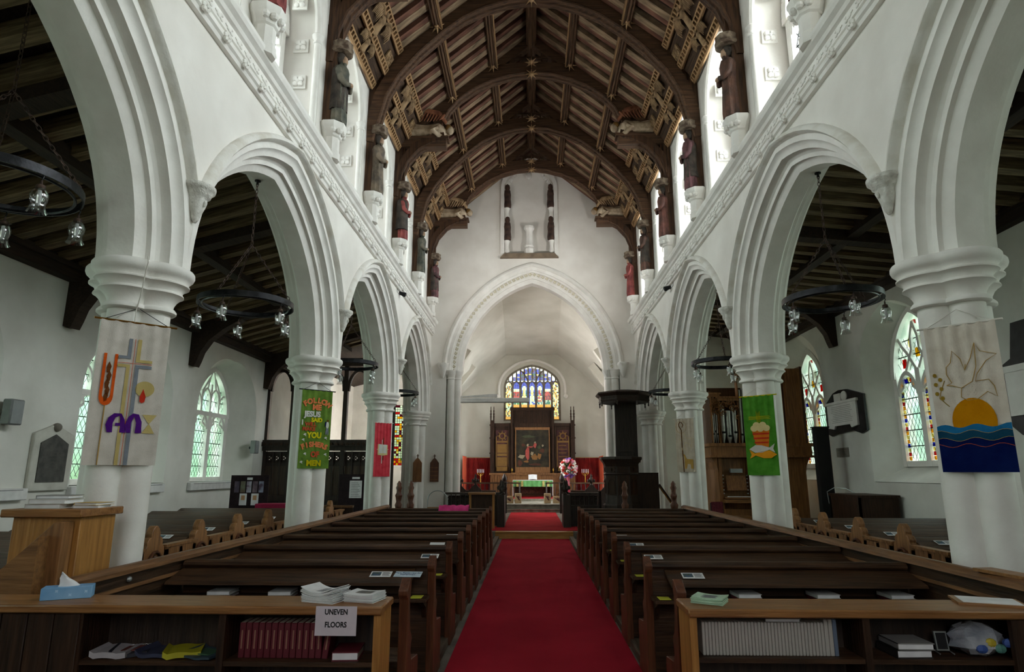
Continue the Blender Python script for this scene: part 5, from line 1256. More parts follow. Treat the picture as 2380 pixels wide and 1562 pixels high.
# red hymn books upright
up_pg = plain('page_edge', S(196, 186, 168), .9)
def upright(nm, label, x, y, z, w_, d_, h, cover, grp, lean=0.0, cat='book'):
    t = thing(nm, label, cat, (x, y, z), 0, grp); t.rotation_euler = (0, lean, 0)
    obj('cover', MB().box(0, 0, 0, w_, d_, h), cover, t, smooth=0, bevel=.003); obj('pages', MB().box(.004, .006, h - .004, w_ - .004, d_ - .004, h + .001), up_pg, t, smooth=0)
    return t
x = -1.76
for k in range(14):
    w_ = .034; t = upright('hymn_book', 'maroon upright hymn book on the left bookcase shelf, %s from its divider' % ORD[k], x, 3.88, .60, w_, .13, .19, cov_r, 'maroon hymn books in the left bookcase', .12 if k == 13 else 0)
    if k < 14: obj('spine_title', MB().box(w_ / 2 - .004, -.002, .05, w_ / 2 + .004, 0, .15), plain('spine_gold_%d' % k, S(150, 110, 90), .6) if k == 0 else bpy.data.materials['spine_gold_0'], t, smooth=0)
    x += w_ + .0035
flat_book('hymn_book', 'maroon hymn book lying flat at the end of the left bookcase row', (-1.13, 3.93, .60), .08, .15, .2, .05, cov_r)
x = .90
cov_b = plain('booklet_white', S(176, 172, 164), .7); cov_bs = plain('booklet_blue', S(96, 110, 130), .7)
for k in range(40):
    last = k > 36
    w_ = .0165 if not last else .022; h = .175 if not last else .195
    lab = 'white booklet in the tight upright row of the right bookcase' if not last else 'taller white booklet at the end of the right bookcase row, %s from its last' % ORD[39 - k]
    upright('service_booklet', lab, x, 3.86, .64, w_, .13, h, cov_b if k < 39 else cov_bs, 'white booklets in the right bookcase'); x += w_ + .002
flat_book('service_book', 'pale book lying on top of the white booklet row', (1.36, 3.93, .816), 0, .2, .13, .018, cov_g)
flat_book('visitors_book', 'dark thick book lying flat in the right bookcase', (2.05, 3.93, .64), .05, .2, .2, .045, plain('dark_cover', S(40, 34, 32), .7))
flat_book('visitors_book', 'white-edged book on top of the dark thick book in the right bookcase', (2.06, 3.92, .685), .0, .2, .2, .035, cov_g)
t = thing('photo_frame', 'small dark photo frame on a wire stand in the right bookcase', 'photo frame', (2.27, 3.93, .657)); t.rotation_euler = (-.15, 0, 0)
obj('frame', MB().box(-.035, 0, 0, .035, .012, .10), steel, t); obj('picture', MB().box(-.027, -.002, .008, .027, .0, .092), ink, t); obj('stand', MB().tube([(-.04, -.03, -.015), (-.04, .02, 0), (.04, .02, 0), (.04, -.03, -.015)], .004, 5), steel, t)
# crumpled plastic bag
b = MB(); rgb = random.Random(4)
R = []
for i in range(9):
    t_ = -PI / 2 + PI * i / 8; q = max(math.cos(t_), .05)
    R.append([(.15 * q * math.cos(2 * PI * k / 14) * rgb.uniform(.75, 1.15), .10 * q * math.sin(2 * PI * k / 14) * rgb.uniform(.75, 1.1), .08 + .085 * math.sin(t_) * rgb.uniform(.85, 1.15)) for k in range(14)])
b.rings(R)
bgm = noisy('plastic_bag', S(120, 126, 136), S(196, 198, 204), 5, rough=.35, bump=.6, bscale=20)
t = thing('plastic_bag', 'crumpled pale plastic bag with blue and yellow scraps in the right bookcase', 'bag', (2.45, 3.93, .64)); obj('bag', b, bgm, t, smooth=25)
for k, c in enumerate((S(60, 90, 160), S(190, 170, 50), S(80, 130, 120), S(60, 90, 160))): obj('coloured_scrap', MB().ball((-.02 + k * .05, -.085, .05 + .03 * (k % 2)), (.035, .02, .025), 7, 5), plain('scrap_%d' % k, c, .5), t, smooth=20)
# magazines in the left bookcase
mg = [(plain('magazine_white', S(178, 172, 176), .6), 'curled pile of white papers'), (plain('magazine_dark', S(40, 42, 52), .5), 'dark illustrated magazine'), (plain('magazine_navy', S(56, 60, 84), .5), 'navy illustrated leaflet'), (plain('leaflet_yellow', S(176, 170, 30), .6), 'bright yellow leaflet pile'), (plain('magazine_teal', S(50, 66, 78), .5), 'slate-blue glossy magazine')]
for k, ((mt, nm), x, th, rz, y) in enumerate(zip(mg, (-2.5, -2.42, -2.24, -2.10, -1.96), (.03, .02, .02, .03, .012), (.1, .3, -.1, .35, -.25), (3.92, 3.95, 3.94, 3.93, 3.92))):
    t = thing('magazine', nm + ' on the left bookcase shelf', 'magazine', (x, y, .60), rz)
    n_ = 8; P = [(-.1 + .2 * i / n_, .010 * abs(math.sin(i * .5 + k)) + (.018 if i == 0 else 0)) for i in range(n_ + 1)]
    obj('cover', MB().prism(P[::-1] + [(a, c + th) for a, c in P], 'y', -.10, .10), mt, t, smooth=30)
    if k in (1, 4): obj('cover_picture', MB().box(-.05, -.06, th + .008, .06, .05, th + .013), plain('cover_pic_%d' % k, S(60, 96, 70) if k == 4 else S(120, 60, 50), .5), t, smooth=0)
    if k == 1: letters('MAGAZINE', .035, paper, t, (0, .06, th + .012), 'lettering', rot=(0, 0, 0), ext=.001)
# tissue box
t = thing('tissue_box', 'light blue tissue box with a white tissue on the left bookcase', 'tissue box', (-2.88, 3.98, .9), .45)
obj('carton', MB().box(-.13, -.055, 0, .13, .055, .07), noisy('tissue_blue', S(104, 158, 206), S(140, 186, 224), 5, rough=.5, bump=0), t, bevel=.003)
b = MB(); R = []
for i in range(7):
    f = i / 6; R.append([(((.055 * (1 - f) ** .7 + .004) * math.cos(k * PI / 6) * (1 + .35 * math.sin(3 * k) * f)) - .045 * f * f, (.028 * (1 - f) + .004) * math.sin(k * PI / 6) * (1 + .5 * math.cos(2 * k) * f), .068 + .085 * f - (.03 * f * abs(math.cos(k * PI / 6)))) for k in range(12)])
obj('tissue', MB().rings(R), paper, t, smooth=60)
for x, z in ((.10, .04), (.02, .025), (-.05, .05)): obj('flower_print', MB().prism([(x + .012 * math.cos(k * PI / 4) * (1 if k % 2 else .5), z + .012 * math.sin(k * PI / 4) * (1 if k % 2 else .5)) for k in range(8)], 'y', -.0562, -.0552), plain('flower_print_%d' % int(x * 100), S(168, 206, 234), .5), t, smooth=0)
# paper piles
def pile(name, label, loc, rz, w_, d_, n, mt, curl=.02, picture=False, group=None):
    t = thing(name, label, 'papers', loc, rz, group); b = MB(); pr = random.Random(int(abs(loc[0]) * 100))
    for k in range(n):
        dx, dy, z = pr.uniform(-.006, .006), pr.uniform(-.006, .006), k * .0042
        P = [(-w_ / 2 + w_ * i / 8 + dx, z + curl * (k / n) * (abs(i - 4) / 4.0) ** 2) for i in range(9)]
        b.prism(P[::-1] + [(a, c + .0032) for a, c in P], 'y', -d_ / 2 + dy, d_ / 2 + dy)
    obj('sheets', b, mt, t, smooth=0)
    top = n * .0042
    b = MB()
    if picture: obj('picture', MB().box(-w_ * .3, -d_ * .12, top, w_ * .3, d_ * .22, top + .0012), noisy('bulletin_photo', S(60, 64, 70), S(130, 122, 110), 26, bump=0), t, smooth=0); b.box(-w_ * .3, d_ * .27, top, w_ * .3, d_ * .33, top + .001)
    else:
        for k in range(7): b.box(-w_ * .33, -d_ * .3 + k * d_ * .09, top, w_ * (.33 - .06 * (k % 3)), -d_ * .3 + k * d_ * .09 + .005, top + .001)
    obj('print', b, txt_m, t, smooth=0)
    return t
pile('paper_pile', 'thick curled pile of printed white sheets on the left bookcase', (-1.29, 3.95, .9), -.35, .22, .17, 14, paper, .03)
pile('newsletter_pile', 'pile of newsletters with a photograph beside the white sheets', (-1.06, 3.97, .9), -.25, .19, .17, 10, paper, .008, True)
green_p = plain('green_paper', S(188, 216, 190), .9)
pile('paper_pile', 'small pile of pale green leaflets on the right bookcase', (.98, 3.96, .9), -.5, .18, .15, 8, green_p, .008)
t = thing('clipboard', 'white sheet on a wooden clipboard at the right end of the right bookcase', 'clipboard', (2.60, 4.0, .9), -.35); obj('board', MB().box(-.17, -.12, 0, .17, .12, .012), oak_light_x, t); obj('sheet', MB().box(-.14, -.10, .012, .15, .10, .015), paper, t)
# notice UNEVEN FLOORS
t = thing('notice', 'white paper sign reading UNEVEN FLOORS taped to the left bookcase front', 'sign', (-1.165, 3.763, .75))
obj('sheet', MB().box(-.117, -.0015, .0, .117, .0015, .155), paper_lilac, t, smooth=0)
letters('UNEVEN', .040, ink, t, (0, -.002, .112), bold=.0012, ext=.0006, sx=.85); letters('FLOORS', .040, ink, t, (0, -.002, .045), bold=.0012, ext=.0006, sx=.85)
# desk on the left
dk = thing('lectern_desk', 'honey oak desk with sloped cheek beside the first left pier', 'desk', (-3.2, 4.5, 0))
obj('body', MB().box(-.52, 0, 0, -.03, .38, 1.335), oak_light_z, dk, bevel=.005)
obj('top', MB().box(-.58, -.05, 1.335, .0, .42, 1.39), oak_light_x, dk, bevel=.006)
obj('sloped_cheek', MB().prism([(-.62, 0), (-.07, 0), (-.07, 1.31), (-.14, 1.31), (-.50, .97), (-.62, .94)], 'y', -.10, 0), oak_mid_z, dk, smooth=0, bevel=.006)
obj('sloped_front', MB().prism([(-.70, 0), (-.16, 0), (-.16, 1.22), (-.56, .86), (-.70, .86)], 'y', -.20, -.10), wood('oak_slope', S(110, 74, 40), S(150, 106, 62), 'x'), dk, smooth=0)
for k, (x, z, w_, d_, th, c, nm) in enumerate(((-.25, 1.375, .26, .2, .032, cov_w, 'bottom book of the white stack on the oak desk'), (-.22, 1.407, .26, .22, .035, cov_w, 'thick middle book of the white stack on the oak desk'), (-.20, 1.442, .23, .18, .025, cov_g, 'grey top book of the stack on the oak desk'))):
    flat_book('service_book', nm, (-3.32 + x, 4.66, z + .015), .05 * k, w_, d_, th, c)
flat_book('leaflet_stack', 'low white booklet beside the book stack on the oak desk', (-3.31, 4.72, 1.39), .1, .18, .18, .02, cov_w)
flat_book('leaflet_stack', 'thin booklet with an orange edge on top of the low white booklet', (-3.30, 4.72, 1.41), -.1, .18, .18, .018, plain('orange_cover', S(206, 176, 110), .7))
t = thing('long_board', 'pale timber board leaning along the right partition beside the first right pier', 'board', (3.05, 4.5, .99)); obj('plank', MB().beam((-.02, .15, .006), (.07, -.5, .006), .14, .02), oak_light_x, t)
# ------------------------------------------------------------------ chandeliers
def chain(p, q, n, r=.012, hang=0.0):
    b = MB(); P = Vector(p); Q = Vector(q)
    for k in range(n):
        a = P.lerp(Q, k / n); c = P.lerp(Q, (k + 1) / n); d = (c - a); mid = (a + c) / 2; L_ = d.length * .68; d.normalize()
        sd = d.cross(Vector((0, 1, 0)) if abs(d.y) < .9 else Vector((1, 0, 0))).normalized(); u2 = sd.cross(d)
        if k % 2: sd = u2
        b.tube([mid + d * (L_ * math.cos(j * PI / 4)) + sd * (r * 1.3 * math.sin(j * PI / 4)) for j in range(8)], r * .38, 4, loop=True)
    return b
RR = .56
band = MB().lathe([(RR, -.035), (RR + .012, -.035), (RR + .012, .035), (RR, .035)], 48); band.f = [f for f in band.f if len(f) == 4]
n_ = 48
band = MB(); band.rings([[(r_ * math.cos(2 * PI * k / n_), r_ * math.sin(2 * PI * k / n_), z) for r_, z in ((RR, -.035), (RR + .012, -.035), (RR + .012, .035), (RR, .035))] for k in range(n_)], loop=True)
ring2 = MB(); ring2.tube([((RR - .05) * math.cos(2 * PI * k / n_), (RR - .05) * math.sin(2 * PI * k / n_), -.03) for k in range(n_)], .012, 6, loop=True)
bandm = mesh_of('hoop', band, iron, 30); ring2m = mesh_of('inner_hoop', ring2, iron, 50)
glp = [(.028, .0), (.05, -.025), (.062, -.06), (.058, -.10), (.048, -.13), (.055, -.165), (.068, -.19)]
gl_ = MB().rings([[(r_ * math.cos(2 * PI * k / 16), r_ * math.sin(2 * PI * k / 16), z) for k in range(16)] for r_, z in glp], cap=False); glm = mesh_of('glass_shade', gl_, lamp_glass, 80, recalc=False)
capm = mesh_of('lamp_cap', MB().lathe([(.008, .06), (.01, .03), (.03, .02), (.032, -.01), (.02, -.015)], 10), rust, 40)
bulbm = mesh_of('bulb', MB().lathe([(.012, -.02), (.014, -.05), (.018, -.07), (.018, -.12), (.008, -.14)], 8), paper, 60)
hangm = mesh_of('lamp_hook', MB().tube([(0, 0, .06), (.012, 0, .09), (0, 0, .11)], .005, 5), iron, 60)
ch3 = []
for k in range(3):
    a = k * 2 * PI / 3 + .35; ch3.append(mesh_of('chain', chain((RR * math.cos(a), RR * math.sin(a), .03), (0, 0, .80), 20), rust, 60))
def chandelier(x, y, z, ztop, label):
    t = thing('chandelier', label, 'chandelier', (x, y, z), 0, 'iron hoop chandeliers')
    put('hoop', bandm, t); put('inner_hoop', ring2m, t)
    for c in ch3: put('chain', c, t)
    obj('chain', chain((0, 0, .80), (0, 0, ztop - z - .03), max(6, int((ztop - z - .8) / .05))), rust, t, smooth=60)
    obj('ceiling_hook', MB().lathe([(.04, ztop - z), (.04, ztop - z - .015), (.012, ztop - z - .02), (.012, ztop - z - .06)], 8), iron, t)
    for k in range(5):
        a = k * 2 * PI / 5 + .9
        l = put('lamp_cap', capm, t, ((RR + .0) * math.cos(a), (RR + .0) * math.sin(a), -.14)); put('glass_shade', glm, l); put('bulb', bulbm, l); put('lamp_hook', hangm, l)
for s in (-1, 1):
    side = 'left' if s < 0 else 'right'
    for y, nm in ((7.6, 'in the arch nearest the camera'), (12.2, 'in the second arch from the camera'), (16.8, 'in the arch nearest the chancel')):
        chandelier(s * 3.66, y, 3.72, 5.42, 'black iron hoop chandelier %s on the %s' % (nm, side))
chandelier(-4.2, 4.4, 3.84, 5.7, 'black iron hoop chandelier cut off by the left edge')
# ------------------------------------------------------------------ spotlights on the cornice
for s, y in ((-1, 14.2), (1, 13.9)):
    t = thing('spotlight', 'small black spotlight clipped to the %s cornice' % ('left' if s < 0 else 'right'), 'spotlight', (s * 3.0, y, 5.72))
    obj('head', MB().lathe([(.05, 0), (.06, .02), (.045, .10), (.03, .16), (.02, .17)], 12).xf(Matrix.Rotation(s * 1.2, 4, 'Y')), ink, t); obj('bracket', MB().tube([(0, 0, .05), (s * .07, .02, .02), (s * .14, 0, .08)], .01, 5), ink, t)
    obj('cable', MB().tube([(s * .12, .0, .05), (s * .10, -.15, -.05), (s * .14, -.28, .0), (s * .14, -.30, .1)], .006, 4), ink, t)
    sl_ = bpy.data.lights.new('spotlight_lamp', 'SPOT'); sl_.energy = 105 if s < 0 else 130; sl_.spot_size = math.radians(78); sl_.spot_blend = 1.0; sl_.shadow_soft_size = 0.06; sl_.color = (1.0, 0.97, 0.92)
    so_ = bpy.data.objects.new('spotlight_lamp', sl_); COL.objects.link(so_); so_.parent = t; so_.location = (-s * .22, .12, .12)
    so_.rotation_euler = (Vector((-s * 0.5, 19.1, 7.7)) - Vector((s * 2.78, y, 5.84))).to_track_quat('-Z', 'Y').to_euler()
# ------------------------------------------------------------------ banners on the piers
def banner(s, y, z0, z1, u0, u1, cloth, label, rod=gold, cord=None, waves=.004):
    k = .7071; d = .27
    t = thing('banner', label, 'banner', (s * 3.55 - s * k * d, y - k * d, z0), -s * PI / 4, 'pier banners')
    w_ = u1 - u0; h = z1 - z0; n_ = 30
    R = [[(u0 + w_ * i / n_, -waves * math.sin(i * 1.1 + 1) * (.3 + .7 * f), h * f) for i in range(n_ + 1)] for f in (0, .25, .5, .75, 1)]
    R2 = [[(x, yy + .004, z) for x, yy, z in r] for r in R]
    b = MB(); b.rings(R, closed=False, cap=False); b.rings(R2, closed=False, cap=False)
    obj('cloth', b, cloth, t, recalc=False)
    obj('rod', MB().tube([(u0 - .05, .004, h), (u1 + .05, .004, h)], .009, 7), rod, t)
    um = (u0 + u1) / 2
    obj('hanging_cord', MB().tube([(u0 + .02, 0, h), (um, .02, h + .13), (u1 - .02, 0, h)], .003, 5), cord or ink, t)
    t['w'] = w_; t['u0'] = u0; t['h'] = h
    return t
def app(t, pts, mt, name, lay=0, rel=True):
    """applique patch: points as fractions of width/height (0,0 = bottom left)"""
    u0, w_, h = t['u0'], t['w'], t['h']; y = -.006 - .0025 * lay
    b = MB().prism([(u0 + a * w_, c * h) for a, c in pts], 'y', y - .002, y + .001)
    return obj(name, b, mt, t, smooth=0)
def line(t, pts, mt, name, r=.004, lay=0, loop=False):
    u0, w_, h = t['u0'], t['w'], t['h']; y = -.007 - .0025 * lay
    return obj(name, MB().tube([(u0 + a * w_, y, c * h) for a, c in pts], r, 5, loop=loop), mt, t)
def ell(cx_, cz_, rx, rz, n=24, a0=0, a1=2 * PI): return [(cx_ + rx * math.cos(a0 + (a1 - a0) * k / n), cz_ + rz * math.sin(a0 + (a1 - a0) * k / n)) for k in range(n + (0 if a1 - a0 > 6.2 else 1))]
def cloth_m(nm, a, b_): return noisy(nm, S(*a), S(*b_), 7, rough=.95, bump=.25, bscale=160, spec=.1)
cream = cloth_m('cream_linen', (196, 188, 178), (214, 206, 198))
F_ = {k: cloth_m('felt_' + k, tuple(max(0, x - 12) for x in c), c) for k, c in dict(orange=(220, 92, 30), brown=(116, 68, 34), grey=(134, 140, 150), goldc=(198, 178, 118), purple=(86, 32, 130), redc=(200, 60, 40), peach=(240, 140, 92), white=(220, 220, 214), yellow=(226, 214, 40), brick=(200, 92, 60), olive=(206, 190, 24), skyb=(34, 112, 160), teal=(28, 74, 100), navy=(10, 28, 84), sun=(202, 134, 8), wheat=(160, 130, 50), bread=(226, 206, 150), basket=(214, 122, 40), fishw=(214, 208, 200), fisho=(236, 158, 40), tan=(186, 150, 84), crook=(110, 66, 30), dark=(60, 70, 90), ivory=(228, 222, 214)).items()}
# cream cross banner
t = banner(-1, 5.3, 1.70, 2.88, -.30, .22, cream, 'cream banner with gold and grey cross and purple letters on the first left pier', brass)
def seg(a, b_, w_): return [(a[0] - w_, a[1]), (a[0] + w_, a[1]), (b_[0] + w_, b_[1]), (b_[0] - w_, b_[1])]
app(t, [(.42, .88), (.47, .88), (.47, .735), (.30, .735), (.30, .755), (.42, .755)], F_['grey'], 'cross_bar'); app(t, [(.545, .88), (.60, .88), (.60, .735), (.78, .735), (.78, .715), (.545, .715)], F_['goldc'], 'cross_bar')
app(t, [(.30, .695), (.47, .695), (.47, 0), (.42, 0), (.42, .675), (.30, .675)], F_['goldc'], 'cross_bar'); app(t, [(.545, .695), (.78, .695), (.78, .675), (.60, .675), (.60, 0), (.545, 0)], F_['grey'], 'cross_bar')
line(t, [(.507, .88), (.507, 0)], F_['orange'], 'gold_thread', .0018); line(t, [(.30, .705), (.78, .705)], F_['orange'], 'gold_thread', .0018)
u = [(.10, .76), (.14, .76), (.14, .475)] + ell(.195, .475, .055, .03, 8, PI, 2 * PI) + [(.25, .76), (.29, .76), (.29, .46)] + ell(.195, .46, .095, .06, 10, 2 * PI, PI) + [(.10, .46)]
app(t, u, F_['orange'], 'orange_loop')
for k, (x, z) in enumerate(((.185, .66), (.20, .60), (.185, .55), (.20, .50), (.19, .46))): app(t, [(x, z + .045), (x + .035, z + .01), (x + .02, z - .03), (x - .02, z - .035), (x - .03, z)], F_['brown'], 'wheat_grain')
line(t, [(.195, .40), (.195, 0)], F_['tan'], 'stalk', .004)
app(t, ell(.72, .53, .14, .055), F_['goldc'], 'gold_disc'); app(t, [(.70, .53), (.745, .475), (.735, .44), (.70, .43), (.665, .44), (.66, .475)], F_['redc'], 'flame', 1)
app(t, [(.27, .22), (.24, .27), (.27, .32), (.34, .35), (.44, .35), (.49, .31), (.52, .22), (.44, .22), (.44, .265), (.37, .265), (.37, .285), (.43, .285), (.42, .335), (.36, .32), (.335, .28), (.34, .22)], F_['purple'], 'letter_alpha', 1)
app(t, [(.53, .22), (.50, .27), (.54, .33), (.60, .355), (.68, .35), (.73, .30), (.74, .22), (.65, .22), (.655, .29), (.62, .335), (.585, .29), (.59, .22)], F_['purple'], 'letter_omega', 2)
app(t, [(.73, .35), (.94, .35), (.84, .285)], F_['goldc'], 'chalice'); app(t, [(.84, .29), (.93, .22), (.75, .22)], F_['goldc'], 'chalice_foot')
obj('cord_over_capital', MB().tube([(-.06, .0, 1.30), (-.055, -.06, 1.40), (-.055, -.13, 1.58), (-.05, -.155, 1.68), (-.05, -.12, 1.74)], .005, 5).tube([(-.06, 0, 1.18), (-.06, 0, 1.30)], .005, 5), F_['ivory'], t)
# FOLLOW ME banner
green_c = cloth_m('olive_green_cloth', (86, 118, 44), (112, 144, 60))
t = banner(-1, 9.9, 1.695, 2.89, -.29, .215, green_c, 'green FOLLOW ME fishers of men banner on the second left pier', ink)
u0, w_, h = t['u0'], t['w'], t['h']
def arc_text(txt, cz_, size, mt, rad, mid=.5, gap=1.0):
    n = len(txt)
    for k, ch in enumerate(txt):
        a = (k - (n - 1) / 2.0) * gap * size * .70 / rad
        letters(ch, size, mt, t, (u0 + mid * w_ + rad * math.sin(a), -.008, cz_ * h + rad * (math.cos(a) - 1)), 'letter_' + ch.lower(), .006, rot=(PI / 2, a, 0))
arc_text('FOLLOW', .835, .112, F_['peach'], .30, .49, .90); letters('ME', .115, F_['peach'], t, (u0 + .50 * w_, -.008, .745 * h), 'lettering', .006)
letters('JESUS', .115, F_['white'], t, (u0 + .37 * w_, -.008, .655 * h), 'lettering', .006, sx=.95); letters('SAID', .085, F_['yellow'], t, (u0 + .52 * w_, -.008, .59 * h), 'lettering', .004)
letters('WILL', .08, F_['brick'], t, (u0 + .33 * w_, -.008, .535 * h), 'lettering', .004); letters('MAKE', .08, F_['brick'], t, (u0 + .28 * w_, -.008, .475 * h), 'lettering', .004)
letters('I', .10, F_['white'], t, (u0 + .06 * w_, -.008, .55 * h), 'lettering', .006); letters('YOU', .12, F_['yellow'], t, (u0 + .47 * w_, -.008, .385 * h), 'lettering', .006, sx=.9)
arc_text('FISHERS', .275, .105, F_['peach'], .42, .49, .80); letters('OF', .115, F_['brick'], t, (u0 + .52 * w_, -.008, .145 * h), 'lettering', .006, sx=.9); letters('MEN', .115, F_['olive'], t, (u0 + .50 * w_, -.008, .035 * h), 'lettering', .006)
app(t, ell(.88, .555, .05, .045, 12), F_['white'], 'angler_shirt'); app(t, [(.84, .515), (.92, .515), (.93, .44), (.90, .42), (.885, .48), (.86, .43), (.82, .435)], F_['grey'], 'angler_trousers'); app(t, ell(.885, .61, .032, .016, 10), F_['crook'], 'angler_hat'); app(t, [(.80, .60), (.84, .59), (.83, .545), (.80, .53)], F_['navy'], 'angler_bag', 1)
for x, z in ((.16, .42), (.12, .355), (.84, .385), (.20, .18), (.86, .175), (.10, .075)): app(t, [(x - .05, z), (x, z + .02), (x + .05, z + .015), (x + .03, z), (x + .05, z - .02), (x, z - .005)], F_['white'], 'fish_patch')
# red book banner
red_c = cloth_m('coral_red_cloth', (206, 56, 70), (224, 78, 90))
t = banner(-1, 14.5, 1.54, 2.73, -.28, .145, red_c, 'plain red banner with an open white book on the third left pier', F_['ivory'], F_['ivory'], .007)
app(t, [(.53, .72), (.57, .72), (.57, .30), (.53, .30)], F_['crook'], 'dark_bar'); app(t, [(.44, .68), (.48, .68), (.48, .24), (.44, .24)], F_['ivory'], 'cream_bar', 1); app(t, [(.15, .495), (.85, .495), (.85, .505), (.15, .505)], F_['ivory'], 'cross_arm')
app(t, [(.20, .40), (.52, .385), (.80, .40), (.80, .585), (.20, .60)], F_['bread'], 'book_cover', 2); app(t, [(.27, .425), (.5, .43), (.5, .59), (.27, .60)], F_['white'], 'page', 3); app(t, [(.52, .43), (.74, .425), (.74, .59), (.52, .59)], F_['white'], 'page', 3)
# dove and sea banner
cream2 = cloth_m('cream_sea_cloth', (206, 194, 180), (222, 212, 200))
t = banner(1, 5.3, 1.645, 2.815, -.18, .305, cream2, 'cream banner with dove, orange sun and blue sea on the first right pier', F_['ivory'], F_['ivory'], .008)
wav = lambda z, ph: [(k / 16.0, z + .012 * math.sin(k * .9 + ph)) for k in range(17)]
app(t, ell(.53, .335, .30, .155, 30), F_['sun'], 'sun_disc')
app(t, [(0, 0), (1, 0)] + wav(.305, 0)[::-1], F_['skyb'], 'sea_band', 1); app(t, [(0, 0), (1, 0)] + wav(.265, 1)[::-1], F_['teal'], 'sea_band', 2); app(t, [(0, 0), (1, 0)] + wav(.215, .5)[::-1], F_['navy'], 'sea_band', 3)
line(t, wav(.265, 1), F_['tan'], 'wave_thread', .002, 2); line(t, wav(.215, .5), F_['tan'], 'wave_thread', .002, 3); line(t, wav(.175, 2), F_['brick'], 'wave_thread', .002, 4)
line(t, [(.22, .585), (.30, .60), (.24, .66), (.25, .71), (.32, .74), (.36, .82), (.46, .76), (.50, .68), (.60, .76), (.68, .86), (.74, .80), (.95, .77), (.80, .73), (.66, .65), (.62, .60), (.80, .605), (.86, .56), (.88, .49), (.76, .525), (.62, .48), (.48, .475), (.40, .50), (.42, .56), (.30, .58), (.22, .585)], F_['tan'], 'dove_outline', .003)
line(t, [(.50, .68), (.52, .72)], F_['tan'], 'dove_outline', .003); line(t, [(.68, .86), (.66, .70), (.58, .60), (.42, .56)], F_['tan'], 'dove_outline', .003)
line(t, [(.20, .62), (.14, .56), (.10, .50), (.22, .44)][::1], F_['wheat'], 'olive_sprig', .003)
for k in range(6): app(t, ell(.07 + (k % 2) * .07, .66 - k * .032, .03, .014, 8), F_['wheat'], 'sprig_leaf')
# loaves and fish banner
green2 = cloth_m('bright_green_cloth', (66, 128, 36), (86, 150, 50))
t = banner(1, 9.9, 1.595, 2.78, -.195, .295, green2, 'bright green banner with loaves, basket and two fish on the second right pier', F_['olive'], F_['ivory'], .008)
for k in range(4): line(t, [(.42 + k * .035, .80 - .02 * k % .03), (.43 + k * .035, .66)], F_['olive'], 'gold_thread', .0025); line(t, [(.15 + .03 * (k % 2), .70 + k * .012), (.86 - .04 * (k % 2), .70 + k * .012)], F_['olive'], 'gold_thread', .0025)
app(t, [(.24, .56), (.80, .56), (.74, .35), (.36, .35)], F_['basket'], 'basket')
for k in range(3): app(t, [(.26 + .02 * k, .525 - .055 * k), (.78 - .02 * k, .525 - .055 * k), (.78 - .02 * k, .505 - .055 * k), (.26 + .02 * k, .505 - .055 * k)], F_['redc'], 'basket_stripe', 1)
for x, z in ((.40, .625), (.60, .625), (.32, .585), (.52, .58), (.71, .585)): app(t, ell(x, z, .115, .04, 14), F_['bread'], 'loaf', 2 if z < .6 else 1)
def fish(x0, x1, z, mt, nm):
    d = x1 - x0; P = [(x0, z), (x0 + .25 * d, z + .05), (x0 + .5 * d, z + .045), (x0 + .8 * d, z + .015), (x0 + d, z + .065), (x0 + .93 * d, z), (x0 + d, z - .05), (x0 + .78 * d, z - .01), (x0 + .5 * d, z - .045), (x0 + .22 * d, z - .045)]
    app(t, P, mt, nm, 3)
fish(.12, .93, .325, F_['fishw'], 'white_fish'); fish(.98, .12, .255, F_['fisho'], 'orange_fish')
# shepherd banner
t = banner(1, 14.5, 1.64, 2.815, -.215, .25, cloth_m('buff_linen', (182, 168, 150), (202, 190, 172)), 'pale banner with shepherd crook and sheep on the third right pier', F_['ivory'], F_['ivory'], .007)
line(t, [(.36, .0), (.34, .40)], F_['crook'], 'crook_staff', .010); line(t, [(.33, .45), (.33, .78), (.20, .86), (.20, .90), (.27, .935), (.36, .925), (.42, .88), (.38, .83)], F_['crook'], 'crook_staff', .009, 1); line(t, [(.34, .40), (.335, .46)], F_['tan'], 'crook_staff', .006)
line(t, ell(.32, .84, .28, .115), F_['tan'], 'halo_ring', .003, loop=True)
app(t, [(.36, .33), (.45, .32), (.55, .24), (.88, .23), (.88, .06), (.76, .06), (.74, .14), (.58, .15), (.52, .06), (.42, .06), (.42, .26)], F_['tan'], 'straw_sheep')
line(t, [(.16, .62), (.30, .57), (.40, .60), (.34, .70), (.50, .71), (.60, .63), (.86, .62), (.88, .52), (.82, .45), (.74, .52), (.50, .55), (.46, .47), (.55, .40)], F_['bread'], 'sheep_outline', .003)
# ------------------------------------------------------------------ organ
og = thing('pipe_organ', 'honey-brown pipe organ with carved pipe shades in the right aisle', 'organ', (4.60, 16.5, 0))
OW = 2.45
b = MB(); b.box(0.12, .35, 0, OW - .1, 1.7, 2.0); b.box(.12, .1, 0, .22, .35, 2.0); b.box(.92, .1, 0, 1.02, .35, 2.0); b.box(1.02, .12, 0, OW - .1, .35, 2.0); b.box(.22, .05, .0, .92, .35, .72); obj('lower_case', b, organ_oak, og, smooth=0)
obj('impost', MB().box(-.05, 0, 2.0, OW + .05, 1.75, 2.32).box(-.1, -.05, 2.28, OW + .1, 1.8, 2.36).box(-.08, -.03, 2.0, OW + .08, 1.75, 2.05), organ_oak, og, smooth=0)
b = MB(); b.prism([(-.02, 2.0), (.14, 2.0), (.14, 1.55), (.12, 1.7), (.06, 1.88)], 'y', .1, 1.5); obj('bracket', b, organ_oak, og, smooth=0); b = MB(); b.prism([(OW + .02, 2.0), (OW - .12, 2.0), (OW - .12, 1.55), (OW - .08, 1.8)], 'y', .1, 1.5); obj('bracket', b, organ_oak, og, smooth=0)
